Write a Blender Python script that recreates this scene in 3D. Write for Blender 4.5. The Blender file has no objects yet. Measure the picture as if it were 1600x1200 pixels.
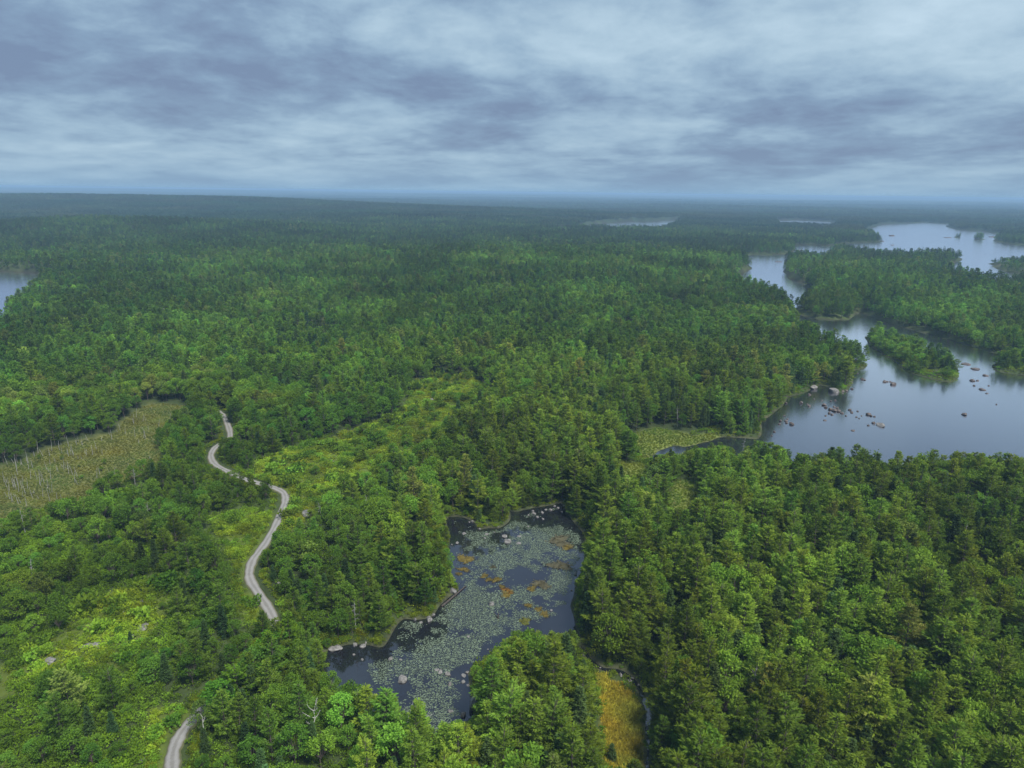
import bpy, math, random
import numpy as np

# ---------------------------------------------------------------- camera, sky, sun, exposure
scene = bpy.context.scene
R = math.radians
CAM_H = 105.0
cam_d = bpy.data.cameras.new('camera'); cam = bpy.data.objects.new('camera', cam_d)
scene.collection.objects.link(cam); scene.camera = cam
cam_d.sensor_width = 36.0; cam_d.lens = 24.95; cam_d.clip_start = 0.5; cam_d.clip_end = 200000.0
from mathutils import Matrix
PITCH = math.atan(300 / 1109.0)
cam.matrix_world = Matrix.Translation((0, 0, CAM_H)) @ Matrix.Rotation(math.pi / 2 - PITCH, 4, 'X') @ Matrix.Rotation(R(0.7), 4, 'Z')

SUN_EL, SUN_AZ = R(58), R(140)          # azimuth clockwise from +Y (the way the camera looks)
SUN_STRENGTH = 1.5
EXPOSURE = 2.0
CLOUD_GAIN = 0.31
HAZE_DENSITY = 0.00014
HAZE_COLOR = (0.38, 0.60, 0.86)

scene.view_settings.view_transform = 'Standard'; scene.view_settings.look = 'None'
scene.view_settings.exposure = EXPOSURE; scene.view_settings.gamma = 1.0
scene.view_settings.use_curve_mapping = False
cy = scene.cycles
cy.max_bounces = 6; cy.diffuse_bounces = 4; cy.glossy_bounces = 2; cy.transmission_bounces = 2
cy.volume_bounces = 0; cy.transparent_max_bounces = 4
cy.use_denoising = True
cy.caustics_reflective = False; cy.caustics_refractive = False

def N(nt, kind, **kw):
    n = nt.nodes.new(kind)
    for k, v in kw.items():
        if k == 'op': n.operation = v
        elif hasattr(n, k): setattr(n, k, v)
    return n

def link(nt, a, b): nt.links.new(a, b)

def math_node(nt, op, a, b=None, clamp=False):
    n = nt.nodes.new('ShaderNodeMath'); n.operation = op; n.use_clamp = clamp
    for i, v in enumerate((a, b)):
        if v is None: continue
        if isinstance(v, (int, float)): n.inputs[i].default_value = v
        else: nt.links.new(v, n.inputs[i])
    return n.outputs[0]

def ramp(nt, fac, stops, interp='LINEAR'):
    n = nt.nodes.new('ShaderNodeValToRGB'); cr = n.color_ramp; cr.interpolation = interp
    while len(cr.elements) < len(stops): cr.elements.new(0.5)
    for e, (p, c) in zip(cr.elements, stops):
        e.position = p; e.color = (*c, 1.0)
    nt.links.new(fac, n.inputs['Fac']); return n.outputs['Color']

def mix_rgb(nt, mode, fac, a, b):
    n = nt.nodes.new('ShaderNodeMix'); n.data_type = 'RGBA'; n.blend_type = mode
    for sock, v in ((n.inputs[0], fac), (n.inputs[6], a), (n.inputs[7], b)):
        if isinstance(v, (int, float)): sock.default_value = v
        elif isinstance(v, tuple): sock.default_value = (*v, 1.0)
        else: nt.links.new(v, sock)
    return n.outputs[2]

def noise(nt, vec, scale, detail=4.0, rough=0.55, dist=0.0, w=None):
    n = nt.nodes.new('ShaderNodeTexNoise')
    n.inputs['Scale'].default_value = scale; n.inputs['Detail'].default_value = detail
    n.inputs['Roughness'].default_value = rough; n.inputs['Distortion'].default_value = dist
    if vec is not None: nt.links.new(vec, n.inputs['Vector'])
    return n.outputs['Fac']

# overcast sky: a stratocumulus sheet (flat layer seen in perspective) over the clear Nishita sky
world = bpy.data.worlds.new('World'); scene.world = world; world.use_nodes = True
nt = world.node_tree; nt.nodes.clear()
out = nt.nodes.new('ShaderNodeOutputWorld'); bg = nt.nodes.new('ShaderNodeBackground')
link(nt, bg.outputs[0], out.inputs[0]); bg.inputs['Strength'].default_value = 1.0
sky = nt.nodes.new('ShaderNodeTexSky'); sky.sky_type = 'NISHITA'; sky.sun_disc = False
sky.sun_elevation = SUN_EL; sky.sun_rotation = SUN_AZ
clear = mix_rgb(nt, 'MULTIPLY', 1.0, sky.outputs[0], (0.07, 0.07, 0.07))
tc = nt.nodes.new('ShaderNodeTexCoord'); sep = nt.nodes.new('ShaderNodeSeparateXYZ')
link(nt, tc.outputs['Generated'], sep.inputs[0])
zc = math_node(nt, 'ADD', math_node(nt, 'MAXIMUM', sep.outputs[2], 0.0), 0.085)
px = math_node(nt, 'DIVIDE', sep.outputs[0], zc); py = math_node(nt, 'DIVIDE', sep.outputs[1], zc)
lz = math_node(nt, 'LOGARITHM', zc, 2.718)
def layer(ox, oy, squash, scale, detail, rough, dist=0.0):
    """cloud sheet: banks keep their width round the sky and flatten towards the horizon"""
    cmb = nt.nodes.new('ShaderNodeCombineXYZ')
    link(nt, math_node(nt, 'ADD', sep.outputs[0], ox), cmb.inputs[0])
    link(nt, math_node(nt, 'ADD', sep.outputs[1], oy), cmb.inputs[1])
    link(nt, math_node(nt, 'MULTIPLY', lz, squash), cmb.inputs[2])
    return noise(nt, cmb.outputs[0], scale, detail, rough, dist)
OX, OY = 71.3, 5.1
big = layer(OX, OY, 0.55, 2.3, 2.0, 0.5, 0.3)
mid = layer(OX + 8.2, OY - 5.5, 0.65, 6.0, 4.0, 0.55, 0.3)
fine = layer(OX + 1.9, OY + 1.3, 0.62, 16.0, 5.0, 0.6, 0.2)
def bank(cx, cy_, wx, wy, amp):      # a thicker or thinner stretch of the cloud sheet
    u = math_node(nt, 'DIVIDE', math_node(nt, 'SUBTRACT', px, cx), wx); v = math_node(nt, 'DIVIDE', math_node(nt, 'SUBTRACT', py, cy_), wy)
    q = math_node(nt, 'ADD', math_node(nt, 'MULTIPLY', u, u), math_node(nt, 'MULTIPLY', v, v))
    return math_node(nt, 'MULTIPLY', math_node(nt, 'POWER', 2.718, math_node(nt, 'MULTIPLY', q, -1.0)), amp)
dens = math_node(nt, 'ADD', math_node(nt, 'ADD', math_node(nt, 'MULTIPLY', big, 0.42), math_node(nt, 'MULTIPLY', mid, 0.40)), math_node(nt, 'MULTIPLY', fine, 0.22))
dens = math_node(nt, 'ADD', dens, math_node(nt, 'ADD', bank(0.1, 4.8, 2.6, 1.0, -0.06), bank(1.9, 3.3, 1.2, 0.8, 0.07)))
cloud = ramp(nt, dens, [(0.40, (0.168, 0.222, 0.335)), (0.465, (0.208, 0.288, 0.405)), (0.53, (0.285, 0.385, 0.495)), (0.61, (0.375, 0.48, 0.575)), (0.72, (0.47, 0.575, 0.665))])
# low on the horizon the sheet thins out into blue-grey
hz = math_node(nt, 'POWER', math_node(nt, 'SUBTRACT', 1.0, math_node(nt, 'MAXIMUM', sep.outputs[2], 0.0), True), 42.0)
cloud2 = mix_rgb(nt, 'MIX', math_node(nt, 'MULTIPLY', hz, 0.8), cloud, (0.235, 0.365, 0.50))
cover = mix_rgb(nt, 'MIX', 0.94, clear, cloud2)
final = mix_rgb(nt, 'MULTIPLY', 1.0, cover, (CLOUD_GAIN * 0.95, CLOUD_GAIN * 1.01, CLOUD_GAIN * 1.03))
link(nt, final, bg.inputs['Color'])

sun_d = bpy.data.lights.new('sun', 'SUN'); sun_d.energy = SUN_STRENGTH; sun_d.angle = R(15); sun_d.color = (1.0, 0.96, 0.90)
sun = bpy.data.objects.new('sun', sun_d); scene.collection.objects.link(sun)
sdir = np.array([math.sin(SUN_AZ) * math.cos(SUN_EL), math.cos(SUN_AZ) * math.cos(SUN_EL), math.sin(SUN_EL)])
from mathutils import Vector
sun.rotation_euler = Vector(sdir).to_track_quat('Z', 'Y').to_euler()

# ---------------------------------------------------------------- plan of the place, in metres (camera above the origin, looking along +Y)
POND = [(-21.3,215.1),(-18.3,217.1),(-14.5,215.3),(-11.2,212.5),(-10.4,208.4),(-7.3,209.4),(-3.8,209.5),(-0.9,214.2),(-0.5,220.5),(-3.3,229.2),(-5.0,234.0),(-3.0,236.8),(0.9,236.4),(-0.8,230.3),(0.1,225.1),(1.2,221.6),(4.7,223.2),(8.7,224.8),(15.2,227.1),(17.3,229.2),(18.1,223.5),(19.7,216.2),(22.0,210.2),(23.4,205.3),(22.7,194.5),(21.8,188.7),(20.2,181.7),(18.4,177.2),(17.2,169.1),(15.9,165.1),(16.6,159.3),(16.7,155.2),(16.9,151.2),(14.4,149.4),(8.4,147.8),(3.1,148.2),(-0.0,148.8),(-2.3,147.1),(-4.9,144.1),(-7.3,140.3),(-9.0,137.6),(-7.9,132.7),(-7.3,127.7),(-7.1,122.9),(-8.9,120.6),(-11.3,119.1),(-15.7,118.0),(-19.6,118.3),(-28.2,123.1),(-36.8,131.6),(-43.9,141.0),(-45.3,143.3),(-43.0,145.0),(-40.9,145.8),(-38.8,147.6),(-33.8,147.9),(-30.4,146.5),(-29.4,149.5),(-28.1,155.6),(-26.6,158.4),(-24.1,157.9),(-21.2,158.5),(-19.4,159.9),(-18.2,164.3),(-16.1,168.0),(-13.3,172.8),(-14.9,175.1),(-16.5,180.9),(-17.7,186.2),(-20.1,190.3),(-18.3,193.5),(-18.2,196.3),(-18.9,205.1)]
CREEK = [(16.8,152.5),(17.8,146.7),(19.3,142.2),(21.7,139.7),(24.9,139.1),(27.4,136.5),(28.7,133.4),(29.4,129.3),(29.5,125.4),(28.3,120.8),(27.6,115.7),(26.2,109.3),(23.5,98.2)]
LAKE = [(57.5,273.9),(62.5,282.3),(70.7,288.9),(75.1,287.4),(88.2,295.2),(93.3,300.4),(100.5,300.7),(109.8,298.5),(113.9,304.7),(120.3,323.4),(130.6,337.0),(140.3,350.5),(148.4,366.2),(157.2,372.8),(164.1,379.5),(171.0,387.8),(177.6,395.1),(180.9,389.6),(179.7,376.3),(186.4,381.8),(199.8,404.7),(212.6,430.2),(222.9,437.4),(230.0,446.4),(226.7,457.0),(225.0,484.1),(226.0,519.2),(228.7,549.0),(236.6,582.5),(251.8,634.0),(268.1,698.9),(270.7,742.7),(261.0,785.8),(258.3,828.9),(279.7,905.7),(313.1,982.3),(348.3,1053.8),(372.3,1144.7),(385.9,1225.5),(406.7,1278.5),(439.8,1310.0),(464.2,1299.9),(508.0,1333.6),(525.0,1350.3),(606.4,1560.9),(648.7,1587.2),(672.2,1553.1),(735.9,1621.9),(789.5,1672.6),(854.7,1705.7),(869.6,1708.3),(952.1,1893.3),(1080.5,2232.4),(1174.3,2411.1),(1422.7,2814.5),(1619.1,2986.9),(1755.7,3089.7),(1777.7,2971.1),(1602.4,2703.2),(1489.7,2444.8),(1513.3,2330.5),(1453.8,2174.8),(1219.4,1841.5),(1165.5,1716.7),(1168.1,1654.8),(1283.0,1578.3),(1411.4,1449.2),(943.6,958.9),(741.0,898.8),(646.7,902.5),(602.9,879.3),(594.8,897.5),(604.6,945.8),(636.3,1034.4),(688.5,1152.7),(697.3,1153.8),(784.6,1254.6),(809.3,1308.3),(790.7,1332.4),(722.3,1283.5),(667.1,1276.0),(659.5,1355.6),(649.5,1413.6),(612.9,1392.8),(549.0,1259.9),(499.2,1182.5),(503.1,1229.2),(476.7,1237.7),(442.8,1175.3),(425.9,1110.4),(392.3,1032.5),(371.2,973.1),(359.5,927.7),(358.8,893.7),(372.4,901.6),(343.6,836.9),(330.2,781.7),(304.7,731.9),(282.8,696.0),(267.7,671.2),(261.5,638.1),(269.5,625.2),(279.8,616.1),(297.2,617.3),(314.8,645.5),(324.3,656.9),(324.2,635.8),(322.6,606.4),(326.5,582.7),(329.1,563.3),(331.5,547.7),(330.8,525.5),(335.5,509.7),(337.5,492.5),(342.6,486.6),(353.7,467.5),(379.2,445.4),(432.6,423.5),(259.7,242.4),(227.9,246.6),(194.6,250.4),(172.2,253.4),(148.5,255.2),(129.4,256.5),(115.1,258.0),(102.8,262.2),(99.0,269.6),(92.8,275.1),(94.4,285.0),(84.2,285.4),(73.3,281.9),(70.9,277.3),(62.8,277.0),(57.9,271.8)]
ISLANDS = [[(274.7,539.1),(258.7,503.0),(257.1,485.9),(253.9,462.2),(245.4,430.2),(248.1,419.2),(250.9,407.2),(257.1,401.6),(270.1,415.6),(280.4,432.0),(290.9,451.3),(291.3,464.2),(292.0,496.3),(290.1,527.8),(289.2,555.4)],[(311.1,447.1),(305.2,433.2),(308.1,428.5),(319.0,424.2),(346.4,424.0),(368.1,431.4),(374.8,461.2),(349.3,467.3),(331.0,462.6)],[(787.2,1186.2),(737.7,1090.1),(720.2,1035.3),(732.8,1020.2),(819.9,997.8),(1024.4,1043.6),(1120.4,1144.2),(961.9,1175.8),(865.5,1218.3)],[(1199.9,1983.6),(1190.9,1945.3),(1225.8,1980.2),(1245.9,2036.7)],[(1199.8,1893.5),(1193.1,1856.5),(1230.3,1889.0),(1257.5,1958.4)]]
LEFT_LAKE = [(-895.2,949.1),(-743.3,918.2),(-652.1,905.7),(-624.8,901.3),(-591.8,890.3),(-562.4,851.9),(-528.0,793.7),(-472.1,693.2),(-443.7,624.0),(-403.8,550.7),(-415.2,501.1),(-452.0,465.9)]
FAR_LAKES = [[(218.6,2434.7),(249.9,2491.6),(342.3,2648.3),(475.7,2834.6),(490.8,2778.1),(669.7,3026.7),(601.6,2640.8),(431.7,2156.0),(284.5,2052.2),(195.6,2174.2)],[(1150.2,3180.0),(1261.8,3215.7),(1341.6,3098.9),(1245.1,2821.5),(1029.8,2376.1),(909.2,2476.6)],[(109.2,2172.3),(134.9,2217.6),(170.8,2226.5),(159.1,2023.8),(108.6,1979.9)]]
ROAD = [(-56.4,94.7),(-60.4,104.7),(-61.7,107.6),(-63.0,110.7),(-63.6,113.9),(-63.7,116.8),(-62.6,120.9),(-60.0,127.6),(-57.0,136.0),(-55.4,144.2),(-56.4,150.5),(-60.3,157.2),(-65.4,164.4),(-69.8,170.6),(-71.7,174.9),(-73.0,181.2),(-73.0,186.4),(-73.0,193.0),(-74.0,204.9),(-75.5,215.6),(-76.8,223.1),(-78.9,228.4),(-81.9,231.6),(-86.2,234.3),(-94.6,238.6),(-100.8,242.6),(-105.9,246.8),(-112.7,252.9),(-117.7,260.8),(-120.1,269.3),(-120.0,276.1),(-118.7,280.8),(-121.0,288.8),(-127.0,301.6),(-133.5,313.5),(-137.5,319.3),(-145.9,329.2)]
ZONES = {'bog': [(-206.9,239.9),(-194.1,251.6),(-191.0,265.4),(-186.2,278.4),(-176.7,285.1),(-172.7,292.8),(-178.6,311.7),(-180.0,332.1),(-174.9,337.8),(-158.4,333.0),(-154.0,317.6),(-155.5,307.9),(-150.1,294.5),(-152.6,286.0),(-143.5,272.2),(-131.8,248.5),(-141.9,236.0),(-144.6,224.8),(-146.1,217.0),(-149.9,207.3),(-155.4,200.5),(-171.0,193.7)],'heath_c': [(-98.0,254.7),(-90.0,268.9),(-80.2,280.6),(-72.4,293.2),(-64.7,304.0),(-55.7,313.7),(-52.8,334.2),(-53.7,383.2),(-39.0,398.4),(-21.8,389.0),(-10.2,365.3),(-18.5,330.3),(-29.2,310.0),(-35.0,283.8),(-39.9,261.4),(-49.4,244.8),(-60.8,232.8),(-65.1,219.4),(-64.9,207.4),(-68.3,198.5),(-71.8,200.5),(-73.6,214.2),(-76.6,226.8),(-84.5,236.0),(-93.4,241.6)],'heath_d': [(-97.6,209.7),(-84.5,216.3),(-78.4,214.0),(-73.7,192.2),(-73.6,183.7),(-72.4,172.2),(-77.6,178.9),(-86.4,191.9)],'heath_e': [(-108.2,157.6),(-103.4,163.6),(-93.3,168.5),(-87.0,168.6),(-85.2,156.7),(-84.5,148.6),(-83.8,141.2),(-83.9,134.4),(-90.9,134.3),(-97.7,131.0),(-102.8,129.8),(-102.1,123.9),(-107.9,121.0),(-119.3,132.7),(-112.2,134.6),(-108.5,139.6),(-106.1,144.4),(-105.4,149.5)],'heath_f': [(-143.4,217.1),(-128.9,230.7),(-124.7,220.2),(-132.9,212.5)],'heath_g': [(-72.6,122.2),(-66.8,123.6),(-63.4,119.9),(-64.3,114.7),(-64.3,109.9),(-62.3,104.6),(-66.5,104.6),(-70.8,114.6)],'heath_h': [(-73.3,172.2),(-68.1,165.9),(-60.0,155.8),(-54.7,149.2),(-59.6,147.9),(-67.9,155.7)],'meadow_a': [(53.0,299.6),(66.4,310.0),(74.2,305.7),(81.5,299.8),(90.5,304.5),(96.7,301.2),(105.2,296.3),(97.9,292.7),(86.1,288.2),(74.5,282.2),(67.7,281.9),(58.0,273.3),(52.8,265.9),(53.6,281.4)],'meadow_b': [(43.0,265.6),(52.8,265.9),(51.6,252.4),(47.9,244.8),(41.7,247.7)],'meadow_c': [(58.4,242.8),(69.9,245.5),(65.8,231.0),(59.0,215.5),(53.4,210.6),(54.7,225.4)],'meadow_d': [(-32.7,197.3),(-29.3,208.3),(-26.0,210.3),(-26.2,198.3),(-29.9,191.3)],'golden': [(19.7,137.7),(22.0,137.5),(22.4,134.7),(24.8,134.5),(26.6,131.7),(27.7,128.3),(28.5,125.4),(26.9,122.9),(26.9,118.5),(25.7,115.1),(26.0,113.1),(24.1,108.0),(22.0,103.0),(18.6,102.9),(18.6,110.2),(18.9,115.8),(19.3,122.8),(19.5,129.5)]}
POND_ROCKS = [(-41.0,146.0,4.08,1.41),(-36.7,147.4,1.57,1.1),(-34.8,146.9,1.87,1.31),(-34.3,148.2,1.26,0.88),(-36.2,143.7,0.92,0.65),(-33.9,141.9,0.91,0.64),(-27.4,142.2,1.66,1.21),(-25.0,142.1,0.9,0.45),(-23.4,134.9,3.02,2.01),(-16.2,138.6,1.46,0.73),(-15.4,137.9,1.75,1.22),(-13.6,137.1,1.88,1.32),(-12.9,133.6,1.27,1.56),(-9.3,137.8,1.16,0.81),(-10.0,136.7,1.58,0.58),(-10.0,134.5,1.28,0.9),(-8.8,133.5,1.13,0.56),(-7.9,133.5,0.71,0.49),(-7.0,127.3,2.17,5.16),(-9.3,124.2,1.6,1.73),(-12.0,125.3,1.61,0.67),(-10.7,122.5,1.05,0.53),(-11.2,121.8,0.66,0.46),(-23.8,157.9,1.15,1.47),(-22.2,156.8,1.3,0.91),(-20.2,158.0,2.45,1.72),(-19.5,160.2,1.32,0.93),(-15.3,170.9,2.96,2.44),(-4.7,165.2,1.85,2.36),(-10.0,151.2,1.1,0.63),(-5.0,146.3,0.61,0.43),(5.4,155.2,0.48,0.34),(15.3,153.5,1.43,1.0),(17.4,157.4,0.81,0.57),(18.0,153.9,1.28,0.89),(10.9,162.9,1.0,0.7),(18.7,181.4,1.47,1.65),(17.0,172.6,0.88,0.61),(-12.5,213.9,1.69,1.18),(-13.5,213.4,0.84,0.59),(-9.9,208.5,1.24,0.87),(-4.0,210.4,1.87,1.31),(-14.7,205.2,1.83,0.82),(-7.5,205.0,1.83,0.81),(-8.0,202.4,1.01,0.7),(-5.1,206.4,0.82,0.57),(-1.0,200.4,3.39,1.59),(-1.8,203.8,2.83,1.01),(2.8,203.9,1.62,0.61),(2.6,199.3,2.18,0.59),(7.9,220.3,1.95,1.36),(10.7,221.3,1.74,1.22),(13.7,223.4,1.76,1.23),(15.2,226.5,1.33,0.93),(16.4,225.0,1.33,0.93),(17.5,222.0,1.09,0.77),(-16.4,198.8,1.59,1.11),(-17.9,197.9,0.79,0.55),(6.1,219.2,1.08,0.75),(10.8,216.4,1.28,0.9),(5.8,210.7,1.04,0.73),(9.1,217.8,1.29,0.9),(7.7,222.2,1.53,1.07),(12.1,223.4,1.32,0.92)]
CREEK_ROCKS = [(25.3,137.1,1.17,1.46),(27.0,135.4,1.45,0.87),(26.3,134.3,0.86,0.6),(29.7,136.1,0.73,0.51),(27.8,136.5,0.73,0.51),(28.8,134.2,0.58,0.4),(28.5,128.1,0.56,0.39),(28.2,120.8,0.53,0.37),(26.4,111.9,0.5,0.35),(17.5,144.3,0.6,0.42),(21.0,139.9,0.59,0.41),(16.7,149.9,0.62,0.44)]
LAND_ROCKS = [(-66.2,212.5,3.92,2.18),(-97.0,141.2,2.43,1.04),(-94.8,141.7,2.07,1.73),(-101.8,135.4,2.57,1.54),(-96.2,154.8,1.83,1.1),(-93.4,159.1,2.03,1.48),(-99.0,154.2,1.1,0.77),(-87.7,148.6,2.96,1.39),(-88.5,145.3,1.38,0.96),(-89.1,163.9,2.05,0.93),(-61.7,169.5,1.45,1.01),(-47.5,122.8,1.39,0.97),(-67.7,108.6,1.36,0.95),(-40.5,345.9,1.96,1.31),(-45.5,322.0,1.54,1.08),(-33.3,345.0,1.63,1.14),(-54.8,305.3,1.47,1.03),(-50.6,283.2,1.1,0.77),(-60.4,304.2,1.18,0.82),(-66.4,160.0,1.4,0.98),(-97.9,121.5,1.92,1.12),(-57.4,280.6,1.37,0.96),(-69.5,259.0,1.29,0.9),(-87.1,248.6,1.27,0.89)]
LAKE_ROCKS = [(162.1,353.7,2.91,2.03),(161.2,349.1,2.16,1.51),(162.0,345.8,2.86,2.0),(163.1,343.7,3.56,2.49),(166.7,348.2,2.16,1.52),(165.2,342.7,2.85,1.99),(165.4,339.5,2.12,1.48),(159.3,337.1,1.75,1.22),(158.9,339.2,2.1,1.47),(166.3,350.5,1.81,1.27),(165.4,335.3,1.4,0.98),(155.1,334.9,1.38,0.97),(171.8,345.1,2.16,1.51),(170.8,340.8,1.78,1.25),(174.8,343.1,1.44,1.01),(169.6,333.4,1.4,0.98),(169.9,331.3,1.05,0.73),(173.2,335.6,1.06,0.74),(177.7,337.9,2.86,2.0),(178.0,335.8,1.78,1.24),(179.1,334.8,1.42,0.99),(173.8,324.5,2.42,1.69),(169.4,320.5,1.36,0.95),(175.6,320.7,5.49,2.4),(158.5,312.6,2.31,0.82),(151.7,327.6,2.03,0.68),(153.7,351.1,2.15,1.5),(154.1,354.5,1.44,1.01),(161.4,364.3,1.11,0.78),(164.6,362.0,1.11,0.78),(168.9,361.0,1.49,1.04),(171.8,362.3,1.5,1.05),(151.3,356.7,2.9,2.03),(134.3,334.0,1.35,0.95),(129.4,325.7,1.98,1.39),(127.3,320.8,1.63,1.14),(132.2,325.8,1.98,1.39),(131.4,322.9,1.64,1.15),(133.1,321.0,2.94,2.06),(134.2,328.9,1.34,0.94),(120.8,309.4,1.57,1.1),(117.7,303.9,1.23,0.86),(113.8,294.5,1.2,0.84),(218.4,402.7,2.54,1.78),(220.3,402.8,1.7,1.19),(221.8,402.8,1.7,1.19),(220.3,397.0,3.78,2.65),(207.8,408.1,2.54,1.78),(208.6,406.6,1.69,1.18),(191.6,386.1,2.0,1.4),(211.6,422.1,1.31,0.92),(226.5,339.8,3.04,2.66),(255.2,358.8,1.22,0.86),(294.0,437.6,6.29,1.93),(296.5,451.6,6.93,1.48),(289.5,421.2,3.76,1.41),(273.6,408.2,4.52,1.81),(276.7,408.4,1.82,1.27),(266.5,388.1,5.21,1.3),(263.9,380.1,2.14,0.85),(267.0,396.4,1.76,1.23),(275.7,396.8,1.34,0.94),(270.2,533.9,1.64,1.15),(170.1,386.4,5.49,3.92),(179.3,380.2,7.03,4.3),(183.6,380.4,3.14,2.2),(186.4,381.8,2.37,1.66),(143.5,356.4,1.8,1.26),(432.9,1174.0,13.37,1.67),(570.4,1433.1,9.57,2.05),(1049.6,2011.5,18.0,5.0),(894.4,1758.0,13.93,3.48),(850.6,1621.4,11.33,1.94),(1324.6,2008.4,19.07,4.24),(1169.2,1949.4,28.05,2.4),(162.5,373.0,2.27,1.52),(197.1,398.8,2.47,1.73)]
MOSS = [(-13.2,189.0,4.69,'o'),(-13.2,183.1,2.67,'o'),(-14.4,180.6,1.7,'o'),(-4.9,184.7,1.72,'b'),(-7.1,179.7,2.07,'o'),(-5.8,177.7,1.86,'o'),(-3.6,177.7,2.42,'o'),(-2.1,174.1,1.65,'o'),(-0.9,172.5,2.0,'r'),(-0.5,170.6,3.25,'o'),(6.1,173.3,2.56,'o'),(17.7,197.2,3.23,'o'),(5.1,165.1,1.94,'o'),(7.6,163.4,1.93,'o'),(9.1,161.1,2.43,'o'),(4.0,157.9,2.74,'g'),(15.6,200.9,6.97,'b'),(8.7,175.6,4.43,'b'),(14.6,185.9,5.79,'b'),(0.2,170.9,1.45,'r')]
SPOTS = {'snag_creek': (48.9,122.1),'snag_pond': (27.3,183.4),'birch': (-37.3,114.4),'bare_birch': (-57.7,112.7),'brown1': (92.6,139.1),'brown2': (87.0,149.0),'dead_r': (108.8,127.3),'deadfall': (-19.8,116.0),'log_a': (-17.7,163.5),'log_b': (-12.0,174.2),'stump': (-2.9,159.2),'purple': (103.8,160.1),'boulder': (-277.0,556.9)}
VIS_POND = [(-21.3,215.1),(-18.3,217.1),(-14.5,215.3),(-11.1,211.6),(-10.3,208.0),(-7.3,208.5),(-3.8,209.1),(-0.7,212.8),(0.5,218.6),(4.7,222.2),(15.1,225.5),(18.0,222.0),(19.6,215.2),(21.9,209.3),(23.2,203.6),(21.8,188.7),(19.9,181.7),(18.0,177.2),(16.7,169.1),(15.7,165.1),(16.3,159.3),(16.1,155.2),(12.6,153.0),(8.7,153.4),(3.9,153.3),(-0.0,151.1),(-3.1,147.5),(-6.0,143.8),(-9.0,137.6),(-8.2,132.7),(-7.3,127.7),(-7.4,123.9),(-8.9,121.3),(-11.8,121.2),(-13.8,124.7),(-16.3,130.5),(-18.5,130.4),(-20.9,127.8),(-22.1,126.4),(-24.1,132.6),(-28.9,134.2),(-31.6,133.3),(-36.4,139.3),(-41.2,143.9),(-40.8,145.3),(-33.7,147.4),(-30.4,146.3),(-29.1,149.5),(-27.7,155.3),(-26.5,157.8),(-21.2,157.9),(-18.9,160.0),(-17.7,164.4),(-13.6,172.2),(-15.1,177.8),(-16.6,183.0),(-17.9,193.5),(-18.9,205.1)]
VIS_LAKE = [(113.3,296.1),(116.6,289.7),(121.4,280.5),(126.6,281.5),(134.2,288.7),(141.9,290.6),(149.1,294.1),(153.9,289.4),(160.1,288.0),(164.9,286.6),(166.8,279.1),(175.6,286.2),(183.0,292.0),(189.2,290.6),(193.7,284.5),(200.1,281.7),(214.6,279.2),(255.9,338.9),(156.1,329.8),(128.5,314.2)]
VIS_CREEK = [(56.9,273.9),(62.9,281.6),(70.6,288.1),(88.0,294.4),(92.8,298.7),(108.4,296.8),(103.4,290.0),(94.2,279.6),(95.1,287.3),(84.6,287.0),(73.6,283.5),(70.2,278.0),(63.0,277.8)]
VIS_BOG = [(-197.2,248.8),(-194.6,252.1),(-192.0,266.6),(-187.1,279.5),(-177.5,286.3),(-173.5,294.0),(-178.8,311.9),(-180.6,333.2),(-160.6,334.1),(-158.5,312.7),(-154.1,288.8),(-139.1,260.6),(-151.0,250.3),(-152.4,238.0),(-152.1,226.8),(-156.8,217.9),(-164.5,209.0),(-166.9,206.6)]
VIS_GOLD = [(19.7,137.7),(22.0,137.5),(22.4,134.7),(24.8,134.5),(26.6,131.7),(29.3,127.7),(29.0,123.0),(27.7,118.5),(26.8,113.5),(26.2,110.3),(19.2,110.2),(19.3,115.8),(19.5,122.8),(19.8,129.5)]
VIS_OUTLET = [(17.1,150.2),(17.6,144.7),(19.8,139.4),(27.4,136.7),(30.4,135.0),(29.8,130.1)]
VIS_ROAD = [[(-61.5,106.9),(-63.0,110.7),(-63.6,113.9),(-63.6,116.3)],[(-60.3,157.2),(-65.4,164.4),(-69.8,170.6),(-71.7,174.9),(-73.0,181.2),(-73.0,186.4),(-73.0,193.0),(-74.0,204.9),(-75.5,215.6),(-76.8,223.1),(-78.9,228.4),(-81.9,231.6)],[(-105.9,246.8),(-112.7,252.9),(-117.7,260.8),(-120.1,269.3),(-120.4,273.8)],[(-120.0,285.6),(-127.0,301.6),(-133.5,313.5),(-137.5,319.3)]]
VIS_MEADOW = [[(54.5,303.4),(66.8,312.0),(74.8,307.7),(91.1,306.5),(97.7,304.1),(104.2,299.1),(87.8,294.3),(76.0,288.2),(68.9,287.1),(59.3,279.8),(53.7,273.6)],[(43.4,262.8),(52.0,263.1),(50.1,252.4),(44.1,250.9)],[(59.5,241.6),(68.6,243.1),(65.6,234.9),(59.6,225.5),(56.1,222.8)]]
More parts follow.
